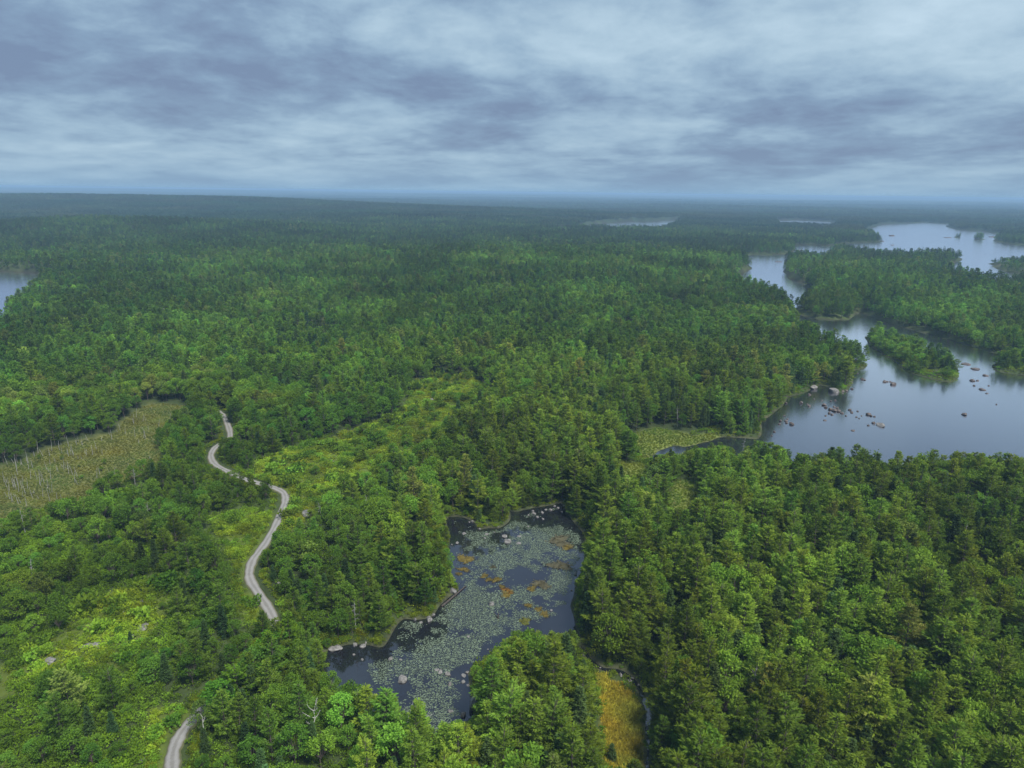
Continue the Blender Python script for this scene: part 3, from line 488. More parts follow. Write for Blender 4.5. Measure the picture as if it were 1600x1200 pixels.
def ico(sub):
    import bmesh
    bm = bmesh.new(); bmesh.ops.create_icosphere(bm, subdivisions=sub, radius=1.0)
    bm.verts.index_update(); V = np.array([v.co[:] for v in bm.verts]); F = np.array([[v.index for v in f.verts] for f in bm.faces]); bm.free(); return V, F
ICO_V, ICO_F = ico(3); ICO2_V, ICO2_F = ico(2)
def rock_mesh(seed, mat, flat=0.0):
    g = np.random.default_rng(seed); V = ICO_V.copy()
    for i in range(11):                                   # planes chop the ball into a weathered block
        n = g.normal(size=3); n /= np.linalg.norm(n); o = g.uniform(0.52, 0.85); d = V @ n - o
        V -= np.maximum(d, 0)[:, None] * n * 0.85
    V += 0.05 * np.c_[np.sin(V[:, 1] * 7 + seed), np.sin(V[:, 2] * 6 + 2 * seed), np.sin(V[:, 0] * 8 + seed)]
    V /= np.abs(V).max(0)
    return mesh_from('rock', V, ICO_F, [mat], smooth=False)

# ---------------------------------------------------------------- object helpers
def short(label):
    w = label.split()
    for drop in (['in', 'the', 'stream,'], ['some', 'way'], ['well'], ['close'], ['mid-sized'], ['yellowish'], ['bluish'], ['greyish'], ['bright'], ['dark'], ['small'], ['very']):
        if len(w) <= 16: break
        for q in drop:
            if q in w: w.remove(q)
    return ' '.join(w)

def put(name, data, loc=(0, 0, 0), rot=(0, 0, 0), scale=(1, 1, 1), parent=None, **props):
    o = bpy.data.objects.new(name, data); COL.objects.link(o)
    o.location = loc; o.rotation_euler = rot; o.scale = scale
    if parent is not None: o.parent = parent
    for k, v in props.items():
        if v is not None: o[k] = short(v) if k == 'label' else v
    return o

def set_attr(me, name, typ, dom, arr):
    a = me.attributes.new(name, typ, dom)
    key = {'FLOAT': 'value', 'INT': 'value', 'FLOAT_VECTOR': 'vector', 'FLOAT_COLOR': 'color'}[typ]
    a.data.foreach_set(key, np.ascontiguousarray(arr).ravel())

# ---------------------------------------------------------------- the ground, one sheet out to the horizon
rr = [45.0]
while rr[-1] < 46000: rr.append(rr[-1] + max(1.1, rr[-1] * (0.0085 if rr[-1] < 1200 else 0.012)))
rr = np.array(rr); an = np.radians(np.linspace(-60, 60, 400))
G = np.stack([np.outer(rr, np.sin(an)), np.outer(rr, np.cos(an))], 2); nr, na = G.shape[:2]; GP = G.reshape(-1, 2)
gd = water_dist(GP); gz = height(GP, gd)
gr = np.hypot(GP[:, 0], GP[:, 1])
# far beyond the planted trees the sheet itself carries the closed canopy
gz = gz + sstep(2200, 2800, gr) * np.where(gd > 20, 7.0, 0) + sstep(8000, 10000, gr) * 5 + sstep(4000, 8000, gr) * 5.0 * rng.random(len(gz)) * (gd > 30)
cover = np.tile(np.array([0.042, 0.060, 0.020]), (len(GP), 1))
patch = fbm(GP[:, 0] / 30, GP[:, 1] / 30, 3)
cover += np.clip(patch, -0.5, 0.5)[:, None] * np.array([0.02, 0.03, 0.006])
def paint(mask, col):
    global cover
    cover = cover * (1 - mask[:, None]) + mask[:, None] * np.array(col)
jit = 2.0 * fbm(GP[:, 0] / 6, GP[:, 1] / 6, 2)
for k in ZONES:
    d = sdist(GP, ZONES[k], 20.0) + jit; t = sstep(1.5, -1.5, d)
    if k.startswith('heath'): paint(t, (0.085, 0.115, 0.022))
    elif k == 'bog': paint(t, (0.125, 0.13, 0.04))
    elif k == 'golden': paint(t, (0.22, 0.185, 0.04))
    elif k == 'meadow_d': paint(t, (0.16, 0.15, 0.05))
    else: paint(t, (0.150, 0.180, 0.040))
red = sstep(0.15, 0.45, fbm(GP[:, 0] / 9 + 40, GP[:, 1] / 9, 3)) * (sdist(GP, ZONES['meadow_c'], 10.0) < 0); paint(red * 0.7, (0.20, 0.13, 0.07))
shore = sstep(1.0 + gr / 900, 0.1, gd + 0.8 * jit * np.clip(gr / 300, 0.4, 2)) * (gd > -0.5) * (gr < 1600); paint(shore * np.where(gr > 380, 0.3, 0.55), (0.085, 0.078, 0.05))
paint((gd < -0.3).astype(float) * 0.9, (0.03, 0.025, 0.02))
far = sstep(2000, 3200, gr) * (gd > 0)
opn = sstep(0.46, 0.52, fbm(GP[:, 0] / 75 + 13, GP[:, 1] / 60 + 2, 3)) * sstep(420, 470, gr) * (gr < 2300) * (gd > 4); paint(opn * 0.8, (0.060, 0.062, 0.036))
fn = fbm(GP[:, 0] / 500, GP[:, 1] / 300, 4)[:, None] * np.array([[0.012, 0.018, 0.004]])
cover = cover * (1 - far[:, None]) + far[:, None] * (np.array([0.026, 0.046, 0.022]) + fn)
clr = sstep(0.36, 0.46, fbm(GP[:, 0] / 700 + 8, GP[:, 1] / 260, 3)) * sstep(9000, 14000, gr); paint(clr * 0.7, (0.13, 0.13, 0.07))  # far fields and clearings
ii = np.arange(nr * na).reshape(nr, na)
GF = np.stack([ii[:-1, :-1], ii[:-1, 1:], ii[1:, 1:], ii[1:, :-1]], 2).reshape(-1, 4)[:, ::-1]
gme = mesh_from('ground', np.c_[GP, gz], GF, [ground_material()], smooth=True)
set_attr(gme, 'cover', 'FLOAT_COLOR', 'POINT', np.c_[cover, np.ones(len(cover))].astype(np.float32))
put('ground', gme, kind='structure')

# ---------------------------------------------------------------- water sheets, all at z = 0; the shore is where the ground rises through them
def sheet(name, x0, y0, x1, y1, mat, z=0.0):
    put(name, mesh_from(name, [(x0, y0, z), (x1, y0, z), (x1, y1, z), (x0, y1, z)], np.array([[0, 1, 2, 3]]), [mat]), kind='structure')
sheet('pond', -60, 80, 34, 245, M_POND)
L = np.array(LAKE)
sheet('lake', 34.5, 225, L[:, 0].max() + 60, L[:, 1].max() + 80, M_LAKE)
L = np.array(LEFT_LAKE); sheet('lake', L[:, 0].min() - 20, L[:, 1].min() - 20, L[:, 0].max() + 30, L[:, 1].max() + 30, M_LAKE)
for j, f in enumerate(FAR_LAKES):
    L = np.array(f); x1 = L[:, 0].max() + 40
    sheet('far_lake', L[:, 0].min() - 40, max(L[:, 1].min() - 40, 0), x1, L[:, 1].max() + 60, M_LAKE, -0.05 * (j + 1))

# ---------------------------------------------------------------- gravel road
def gravel():
    m, nt, o = new_mat('gravel'); at = nt.nodes.new('ShaderNodeAttribute'); at.attribute_name = 'across'
    tc = nt.nodes.new('ShaderNodeTexCoord')
    n1 = noise(nt, tc.outputs['Object'], 0.5, 6, 0.7); n2 = noise(nt, tc.outputs['Object'], 6.0, 4, 0.7)
    s = math_node(nt, 'ABSOLUTE', at.outputs['Fac'])
    trk = ramp(nt, math_node(nt, 'ADD', s, math_node(nt, 'MULTIPLY', math_node(nt, 'SUBTRACT', n1, 0.5), 0.35)), [(0.0, (0.185, 0.178, 0.165)), (0.16, (0.195, 0.188, 0.175)), (0.32, (0.245, 0.238, 0.228)), (0.58, (0.245, 0.238, 0.228)), (0.80, (0.18, 0.172, 0.155)), (0.97, (0.10, 0.105, 0.05))])
    c = mix_rgb(nt, 'MULTIPLY', 0.6, trk, ramp(nt, math_node(nt, 'MULTIPLY', math_node(nt, 'ADD', n1, n2), 0.5), [(0.3, (0.6, 0.6, 0.6)), (0.7, (1.15, 1.15, 1.15))]))
    p = nt.nodes.new('ShaderNodeBsdfPrincipled'); link(nt, c, p.inputs['Base Color']); p.inputs['Roughness'].default_value = 0.95; p.inputs['Specular IOR Level'].default_value = 0.1
    b = nt.nodes.new('ShaderNodeBump'); b.inputs['Strength'].default_value = 0.4; b.inputs['Distance'].default_value = 0.1; link(nt, n2, b.inputs['Height']); link(nt, b.outputs[0], p.inputs['Normal'])
    link(nt, p.outputs[0], o.inputs[0]); return m
T = np.gradient(ROADS, axis=0); T /= np.linalg.norm(T, axis=1, keepdims=True); NRM = np.c_[-T[:, 1], T[:, 0]]
offs = np.array([-1.35, -1.0, -0.6, -0.25, 0.25, 0.6, 1.0, 1.35]); zoff = np.array([-0.5, 0.26, 0.32, 0.35, 0.35, 0.32, 0.26, -0.5])
wob = 1.0 + 0.10 * np.sin(np.arange(len(ROADS)) * 0.7) + 0.06 * np.sin(np.arange(len(ROADS)) * 1.9)
RV = ROADS[:, None, :] + NRM[:, None, :] * (offs[None, :] * 1.32 * wob[:, None])[..., None]
rz = height(ROADS); rz = np.convolve(np.r_[[rz[0]] * 4, rz, [rz[-1]] * 4], np.ones(9) / 9, 'valid')
rz = np.maximum(rz, height(RV.reshape(-1, 2)).reshape(len(ROADS), -1)[:, 1:-1].max(1) - 0.05)
RZ = rz[:, None] + zoff[None]
ri = np.arange(RV.shape[0] * 8).reshape(-1, 8)
RF = np.stack([ri[:-1, :-1], ri[:-1, 1:], ri[1:, 1:], ri[1:, :-1]], 2).reshape(-1, 4)[:, ::-1]
rme = mesh_from('road', np.c_[RV.reshape(-1, 2), RZ.ravel()], RF, [gravel()], smooth=True)
set_attr(rme, 'across', 'FLOAT', 'POINT', np.tile(offs, len(ROADS)).astype(np.float32))
put('gravel_road', rme, kind='structure')

# ---------------------------------------------------------------- where the trees stand
def grid_pts(r0, r1, s, seed):
    g = np.random.default_rng(seed); xm = 0.80 * r1 + 40
    X, Y = np.meshgrid(np.arange(-xm, xm, s), np.arange(55, r1, s))
    P = np.c_[X.ravel(), Y.ravel()] + g.uniform(-0.46, 0.46, (X.size, 2)) * s
    r = np.hypot(P[:, 0], P[:, 1]); k = (r >= r0) & (r < r1) & (np.abs(P[:, 0]) < 0.76 * P[:, 1] + 32)
    return P[k]

def samples_in(poly, s):
    A = np.asarray(poly); X, Y = np.meshgrid(np.arange(A[:, 0].min(), A[:, 0].max() + s, s), np.arange(A[:, 1].min(), A[:, 1].max() + s, s))
    P = np.c_[X.ravel(), Y.ravel()]; return np.vstack([P[inside(P, A)], A])
targets = [np.c_[samples_in(VIS_POND, 3.0), np.full(len(samples_in(VIS_POND, 3.0)), 0.0)]]
def tgt(P, z): targets.append(np.c_[P, np.full(len(P), z)])
tgt(samples_in(VIS_LAKE, 6.0), 0.0); tgt(samples_in(VIS_CREEK, 4.0), 0.0); tgt(samples_in(VIS_BOG, 5.0), 1.2); tgt(samples_in(VIS_GOLD, 2.0), 0.6)
for m in VIS_MEADOW: tgt(samples_in(m, 3.0), 1.6)
for s in VIS_ROAD:
    q = smooth_line(s, 6); tgt(q, 2.8)
tgt(smooth_line(VIS_OUTLET, 3), 0.2)
TG = np.vstack(targets)
TGH = np.vstack([np.c_[samples_in(h, 5.0), np.full(len(samples_in(h, 5.0)), 3.0)] for h in VIS_HEATH])

def fit_scale(P, z, h, rad, T):
    """largest share of each tree's height that leaves the open ground T in view"""
    f = np.ones(len(P)); Tr = np.hypot(T[:, 0], T[:, 1]); Tu = T[:, :2] / Tr[:, None]
    for i in range(0, len(P), 500):
        p = P[i:i + 500]; along = p @ Tu.T; lat = np.abs(p[:, :1] * Tu[None, :, 1] - p[:, 1:] * Tu[None, :, 0])
        s = along / Tr[None]; ray = CAM_H + (T[None, :, 2] - CAM_H) * s
        hit = (s < 1.0) & (s > 0.3) & (lat < rad[i:i + 500, None] * 0.8)
        room = np.where(hit, (ray - z[i:i + 500, None]) / h[i:i + 500, None], 9.0)
        f[i:i + 500] = np.minimum(1.0, room.min(1))
    return f

HIDDEN_ROAD = [(-73, 117), (-50, 117), (-44, 140), (-48, 154), (-66, 154), (-66, 130)]
PINES = {l: [pine(100 + 10 * l + i, l) for i in range(9 if l == 0 else 5)] for l in (0, 1, 2)}
BROADS = {l: [broad(200 + 10 * l + i, l) for i in range(8 if l == 0 else 5)] for l in (0, 1, 2)}
SPRUCES = {l: [spruce(300 + 10 * l + i, l) for i in range(4 if l == 0 else 3)] for l in (0, 1, 2)}
PROTO = {'pine': PINES, 'broad': BROADS, 'spruce': SPRUCES}
STD_H = {'pine': 15.0, 'broad': 10.0, 'spruce': 12.0}; STD_R = {'pine': 3.7, 'broad': 3.0, 'spruce': 1.8}
KINDS = ['pine', 'broad', 'spruce']

def brushy(P):
    x, y = P[:, 0], P[:, 1]; a = x / np.maximum(y, 1)
    return (a < -0.15 + 0.05 * fbm(x / 30, y / 30, 2)) & (y < 285) & (sdist(P, PONDS, 60.0) > 26) & (fbm(x / 20 + 5, y / 20 + 9, 3) > 0.30)
def plan_trees(r0, r1, s, lod, seed):
    P = grid_pts(r0, r1, s, seed); g = np.random.default_rng(seed + 1); young = np.zeros(len(P), bool)
    if r0 < 100:                                        # young growth crowding the banks
        Q = grid_pts(100, r1, 2.6, seed + 5); dq = water_dist(Q); Q = Q[(dq > 0.9) & (dq < 6.5)]; P = np.vstack([P, Q]); young = np.r_[young, np.ones(len(Q), bool)]
    d = water_dist(P); P = P[d > 1.2 - 0.3 * young]; young = young[d > 1.2 - 0.3 * young]; d = d[d > 1.2 - 0.3 * young] if False else water_dist(P)
    x, y = P[:, 0], P[:, 1]; a = x / y; r = np.hypot(x, y); n = len(P)
    keep = np.ones(n, bool); small = np.where(young, g.uniform(0.20, 0.42, n), 1.0); inheath = np.zeros(n, bool); keep &= ~young | (g.random(n) < 0.75)
    if r0 < 900:
        rd = line_dist(P, ROADS); hid = sdist(P, HIDDEN_ROAD) < 0; keep &= rd > np.where(hid, 2.3, 4.0)
        for k in ZONES:
            zd = sdist(P, ZONES[k], 10.0) + 2.5 * fbm(x / 7, y / 7, 2); inn = zd < 0
            if k.startswith('heath'):
                inn = zd < 2.2; q = 0.26 if k == 'heath_c' else 0.08
                keep &= ~inn | (g.random(n) < q); small = np.where(inn, g.uniform(0.22, 0.5, n), small); inheath |= inn
            elif k == 'bog':
                keep &= ~inn | (g.random(n) < 0.03); small = np.where(inn, 0.3, small)
            else: keep &= ~inn
    if r0 < 100:                                          # brushy openings in the western woods
        br_ = brushy(P); q = br_ & ~inheath
        keep &= ~q | (g.random(n) < 0.72); small = np.where(q, g.uniform(0.36, 0.72, n), small); inheath |= q
    if r1 > 900:                                          # bogs and thin scrub back in the forest
        op = fbm(x / 75 + 13, y / 60 + 2, 3) > 0.50
        keep &= ~op | (g.random(n) < 0.18); small = np.where(op, 0.5, small)
    # species: pines east and round the ponds, leafy trees west, spruce in dark pockets
    n1 = fbm(x / 60 + 3, y / 60, 3); n2 = fbm(x / 40 + 50, y / 40, 3); n3 = fbm(x / 150, y / 150 + 20, 3)
    near = sstep(650, 300, r)
    east = sstep(-0.20, 0.08, a + 0.1 * n3)
    wp = (0.18 + 0.95 * east) * near + (0.50 + 0.2 * east) * (1 - near)
    pd = sdist(P, PONDS, 30.0); wp = np.where(pd < 16, np.maximum(wp, 0.9), wp)
    wb = (0.95 - 0.72 * east) * near + 0.66 * (1 - near); ws = 0.13 * near + 0.20 * (1 - near)
    wp = wp * np.exp(1.6 * n1); wb = wb * np.exp(2.6 * n2); ws = ws * np.exp(3.0 * n3)
    wb = np.where(inheath, wb * 3, wb)
    u = g.random(n) * (wp + wb + ws); kind = np.where(u < wp, 0, np.where(u < wp + wb, 1, 2))
    hh = np.choose(kind, [15.0 * g.uniform(0.62, 1.16, n), 10.0 * g.uniform(0.62, 1.28, n), 12.0 * g.uniform(0.6, 1.15, n)])
    west = sstep(-0.05, -0.30, a) * sstep(330, 240, y); hh = hh * (1 - 0.30 * west) * np.where(r > 450, 0.92, 1.0)
    hh = hh * small
    for isl in ISLANDS[:3]: hh = np.where(sdist(P, isl, 5.0) < 0, hh * 0.64, hh)
    wide = hh / np.choose(kind, [15.0, 10.0, 12.0]) * g.uniform(0.88, 1.15, n)
    wide = np.where(small < 0.9, wide * 1.3, wide)
    for isl in ISLANDS[:3]: wide = np.where(sdist(P, isl, 5.0) < 0, wide * 1.55, wide)
    z = np.full(n, 0.0); z = height(P, d) - 0.15
    if r0 < 400:
        rad = wide * np.choose(kind, [3.7, 3.0, 1.8])
        f = fit_scale(P, z, hh, rad, TG); f2 = fit_scale(P, z, hh, rad * 0.8, TGH); f = np.where(inheath, f, np.minimum(f, f2 * 1.25))
        keep &= f > 0.42; f = np.clip(f, 0.42, 1); hh = hh * f; wide = wide * (0.35 + 0.65 * f)
    tint = np.ones((n, 3))
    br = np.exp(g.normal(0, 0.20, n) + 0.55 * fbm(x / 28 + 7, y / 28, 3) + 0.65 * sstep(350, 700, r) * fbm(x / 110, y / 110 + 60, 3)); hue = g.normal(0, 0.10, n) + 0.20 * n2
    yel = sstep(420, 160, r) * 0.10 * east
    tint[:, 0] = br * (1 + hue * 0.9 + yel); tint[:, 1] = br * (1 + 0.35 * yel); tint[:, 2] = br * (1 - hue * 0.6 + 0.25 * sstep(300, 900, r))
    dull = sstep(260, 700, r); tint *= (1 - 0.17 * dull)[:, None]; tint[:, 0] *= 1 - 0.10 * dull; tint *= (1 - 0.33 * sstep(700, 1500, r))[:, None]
    odd = g.random(n) < 0.02 + 0.22 * sstep(280, 420, r) * sstep(0.12, 0.4, n2); tint[odd] = tint[odd] * [1.45, 1.12, 1.9]            # a few sick grey-brown crowns
    tint = np.clip(tint, 0.3, 2.4)
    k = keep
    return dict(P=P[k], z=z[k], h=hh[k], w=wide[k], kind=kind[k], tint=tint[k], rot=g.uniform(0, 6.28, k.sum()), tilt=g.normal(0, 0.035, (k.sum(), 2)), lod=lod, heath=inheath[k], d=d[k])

def point_cloud(name, P3, scale, rot, tint, idx, meshes, label, category, wob=None):
    """many copies too small or too many to tell apart: one object whose points carry them"""
    col = bpy.data.collections.new(name + '_kinds')
    for i, me in enumerate(meshes):
        o = bpy.data.objects.new('%s_form_%02d' % (name, i), me); col.objects.link(o)
    me = bpy.data.meshes.new(name); me.vertices.add(len(P3)); me.vertices.foreach_set('co', np.asarray(P3, np.float32).ravel())
    set_attr(me, 'size', 'FLOAT_VECTOR', 'POINT', np.asarray(scale, np.float32)); set_attr(me, 'turn', 'FLOAT_VECTOR', 'POINT', np.asarray(rot, np.float32))
    set_attr(me, 'tint', 'FLOAT_COLOR', 'POINT', np.c_[tint, np.ones(len(tint))].astype(np.float32)); set_attr(me, 'form', 'INT', 'POINT', np.asarray(idx, np.int32))
    ng = bpy.data.node_groups.new(name, 'GeometryNodeTree')
    ng.interface.new_socket('Geometry', in_out='INPUT', socket_type='NodeSocketGeometry'); ng.interface.new_socket('Geometry', in_out='OUTPUT', socket_type='NodeSocketGeometry')
    gi = ng.nodes.new('NodeGroupInput'); go = ng.nodes.new('NodeGroupOutput'); ip = ng.nodes.new('GeometryNodeInstanceOnPoints'); ci = ng.nodes.new('GeometryNodeCollectionInfo')
    ci.inputs['Collection'].default_value = col; ci.inputs['Separate Children'].default_value = True; ci.inputs['Reset Children'].default_value = True
    def attr(nm, typ):
        n = ng.nodes.new('GeometryNodeInputNamedAttribute'); n.data_type = typ; n.inputs['Name'].default_value = nm
        return n.outputs['Attribute']
    ng.links.new(gi.outputs[0], ip.inputs['Points']); ng.links.new(ci.outputs[0], ip.inputs['Instance']); ip.inputs['Pick Instance'].default_value = True
    ng.links.new(attr('form', 'INT'), ip.inputs['Instance Index'])
    er = ng.nodes.new('FunctionNodeEulerToRotation'); ng.links.new(attr('turn', 'FLOAT_VECTOR'), er.inputs[0]); ng.links.new(er.outputs[0], ip.inputs['Rotation'])
    ng.links.new(attr('size', 'FLOAT_VECTOR'), ip.inputs['Scale']); ng.links.new(ip.outputs[0], go.inputs[0])
    o = put(name, me, kind='stuff', label=label, category=category)
    md = o.modifiers.new('scatter', 'NODES'); md.node_group = ng
    return o

def add_trees(p, rows):
    q = np.array([(x, y) for x, y, k, h in rows]); n = len(q); g = np.random.default_rng(77); kk = np.array([k for *_, k, h in rows]); hh = np.array([h for *_, h in rows], float)
    for key, v in (('P', q), ('z', height(q) - 0.15), ('h', hh), ('w', hh / np.choose(kk, [15., 10., 12.]) * 1.12), ('kind', kk), ('tint', np.clip(1 + g.normal(0, 0.12, (n, 3)), 0.6, 1.5)), ('rot', g.uniform(0, 6.28, n)), ('tilt', g.normal(0, 0.03, (n, 2))), ('heath', np.zeros(n, bool)), ('d', np.full(n, 20.0))):
        p[key] = np.concatenate([p[key], v])
    return p
ROAD_SCREEN = [(-59.5, 116.5, 1, 7.0), (-57.0, 119.5, 1, 9.0), (-55.5, 124.0, 0, 11.0), (-54.0, 128.5, 1, 9.5), (-51.5, 132.0, 0, 12.0), (-52.5, 137.0, 1, 9.0), (-50.0, 141.0, 0, 11.5), (-58.5, 122.5, 1, 6.5), (-55.0, 132.5, 1, 7.5), (-51.0, 145.5, 1, 7.0)]
plans = [add_trees(plan_trees(60, 400, 4.3, 0, 11), ROAD_SCREEN), plan_trees(400, 950, 5.0, 1, 21), plan_trees(950, 2300, 7.6, 2, 31)]

# the frame, for telling which of the many trees show largest
MI = np.array(cam.matrix_world.inverted())
def project(P3):
    q = np.c_[P3, np.ones(len(P3))] @ MI.T; return 800 + 1109 * q[:, 0] / -q[:, 2], 600 - 1109 * q[:, 1] / -q[:, 2], -q[:, 2]

# ---- labels: where a thing stands, told by the nearest landmark
def relate(x, y, marks=None):
    """(phrase, landmark): on which side of which landmark, as seen from the drone"""
    (mx, my), name = min(marks or LANDMARKS, key=lambda m: (m[0][0] - x) ** 2 + ((m[0][1] - y) * 0.8) ** 2)
    r = math.hypot(mx, my); ux, uy = mx / r, my / r; dx, dy = x - mx, y - my
    along = dx * ux + dy * uy; across = dx * uy - dy * ux; d = math.hypot(along, across)
    if d < 3.0: return 'right at the ' + name, name
    far = 'close ' if d < 9 else '' if d < 18 else 'some way ' if d < 30 else 'well '
    if abs(along) > 2.0 * abs(across): w = 'behind' if along > 0 else 'in front of'
    elif abs(across) > 2.0 * abs(along): w = 'right of' if across > 0 else 'left of'
    else: w = ('behind and ' if along > 0 else 'in front and ') + ('right of' if across > 0 else 'left of')
    return far + w + ' the ' + name, name
def tone(t):
    if t[0] > t[1] * 1.14 and t[2] > t[1] * 1.2: return 'greyish '
    b = 0.3 * t[0] + 0.6 * t[1] + 0.1 * t[2]; y = t[0] / t[1]
    return ('bright ' if b > 1.22 else 'dark ' if b < 0.80 else '') + ('yellowish ' if y > 1.10 else 'bluish ' if y < 0.92 else '')

NAMES = {'pine': ('pine_tree', 'pine tree', 'feathery green pine', 'pines'), 'broad': ('leafy_tree', 'tree', 'round-crowned leafy tree', 'leafy trees'), 'spruce': ('spruce_tree', 'spruce', 'narrow spruce', 'spruces')}
CAP = 290
p0 = plans[0]
n0 = len(p0['P']); form = rng.integers(0, 1000, n0)
top = np.c_[p0['P'], p0['z'] + p0['h'] * 0.8]; tx, ty, tz = project(top)
show = (p0['h'] / tz) * ((tx > 8) & (tx < 1592) & (ty > 0) & (ty < 1190))
single = np.zeros(n0, bool)
for ki, kd in enumerate(KINDS):
    c = np.where((p0['kind'] == ki) & (show > 0))[0]; c = c[np.argsort(-show[c])][:CAP]; single[c] = True
    nm, cat, look, plural = NAMES[kd]
    for i in c:
        t, cr, whole = PROTO[kd][0][form[i] % len(PROTO[kd][0])]
        x, y = p0['P'][i]; where, mark = relate(x, y); s = p0['h'][i] / STD_H[kd]; wv = p0['w'][i]
        size = 'very small ' if s < 0.42 else 'small ' if s < 0.66 else 'tall ' if s > 1.03 else ''
        e = put(nm, None, (x, y, p0['z'][i]), (p0['tilt'][i][0], p0['tilt'][i][1], p0['rot'][i]), (wv, wv, s), label=size + tone(p0['tint'][i]) + look + ' ' + where, category=cat, group=plural + ' around the ' + mark)
        e.empty_display_size = 0.5
        put('trunk', t, parent=e); put('crown', cr, parent=e, tint=[float(v) for v in p0['tint'][i]])

for ki, kd in enumerate(KINDS):
    Ps, S, Ro, Ti, Ix, Me = [], [], [], [], [], []
    for p in plans:
        k = p['kind'] == ki
        if p is p0: k = k & ~single
        forms = [w for (_, _, w) in PROTO[kd][p['lod']]]
        m = int(k.sum()); s = p['h'][k] / STD_H[kd]
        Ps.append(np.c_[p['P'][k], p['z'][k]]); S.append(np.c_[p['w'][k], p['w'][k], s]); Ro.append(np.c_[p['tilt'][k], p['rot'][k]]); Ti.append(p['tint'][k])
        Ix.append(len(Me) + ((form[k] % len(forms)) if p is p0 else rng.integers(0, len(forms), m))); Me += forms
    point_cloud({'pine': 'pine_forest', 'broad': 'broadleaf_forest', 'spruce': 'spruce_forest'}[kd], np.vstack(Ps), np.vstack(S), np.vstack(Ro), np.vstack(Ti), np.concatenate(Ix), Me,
                {'pine': 'mass of distant pines covering the land to the hills', 'broad': 'mass of distant leafy trees mixed among the conifers', 'spruce': 'mass of distant dark spruces mixed through the forest'}[kd], 'forest')

# ---- beyond two kilometres: patches of canopy, a handful of crowns each
def canopy(seed):
    g = np.random.default_rng(seed); s = Soup()
    for i in range(7):
        c = g.uniform(-8, 8, 2); h = g.uniform(8, 14); w = g.uniform(2.5, 4.5); k = 20
        v = g.normal(size=(k, 3)); v /= np.linalg.norm(v, axis=1, keepdims=True); v[:, 2] = v[:, 2] * 0.5
        t = g.random(k); p = np.c_[c[0] + v[:, 0] * w * (1.1 - t), c[1] + v[:, 1] * w * (1.1 - t), h * (0.25 + 0.7 * t)]
        s.cards(p, v + [0, 0, 0.5] + g.normal(0, 0.4, (k, 3)), 3.0, 2.4, g)
    V, F = s.get(); return mesh_from('canopy', V, F, [M_SPRUCE])
CAN = [canopy(500 + i) for i in range(5)]
Ps, S, Ti = [], [], []
for r0, r1, sp, sc, sd in ((2300, 4600, 15.0, 1.0, 41), (4600, 10000, 40.0, 2.2, 51)):
    P = grid_pts(r0, r1, sp, sd); d = water_dist(P); P = P[d > 12 * sc]; x, y = P[:, 0], P[:, 1]
    z = height(P); g = np.random.default_rng(sd); q = g.uniform(0.8, 1.2, len(P))
    Ps.append(np.c_[P, z]); S.append(np.c_[q * sc, q * sc, g.uniform(0.75, 1.25, len(P)) * (1.0 if sc < 2 else 1.25)])
    b = np.exp(g.normal(0, 0.12, len(P)) + 0.55 * fbm(x / 160, y / 110, 3)); b = b * 0.60; t = np.c_[b * (1.0 + 0.5 * fbm(x / 200 + 30, y / 150, 2)), b * 1.0, b]; Ti.append(np.clip(t, 0.3, 2))
Ps = np.vstack(Ps)
point_cloud('far_forest', Ps, np.vstack(S), np.c_[np.zeros((len(Ps), 2)), rng.uniform(0, 6.28, len(Ps))], np.vstack(Ti), rng.integers(0, 5, len(Ps)), CAN, 'blue-green forest carpeting the far hills to the horizon', 'forest')

# ---- the two little wooded islets in the far lake
for q, isl in enumerate(ISLANDS[3:]):
    c0 = np.mean(isl, 0); gi_ = np.random.default_rng(60 + q)
    for j in range(7):
        x, y = c0 + gi_.uniform(-9, 9, 2) * [1.0, 0.9]; t, cr, _ = PROTO[('spruce', 'pine')[j % 2]][1][j % 3]; s = gi_.uniform(0.45, 0.8)
        e = put('islet_tree', None, (x, y, 0.2), (0, 0, gi_.uniform(0, 6.28)), (s * 1.2, s * 1.2, s), label='conifer on the %s of two tiny islets in the far lake' % ('left' if q == 0 else 'right'), category='tree', group='conifers on the %s islet' % ('left' if q == 0 else 'right'))
        put('trunk', t, parent=e); put('crown', cr, parent=e, tint=[0.9, 0.9, 1.0])

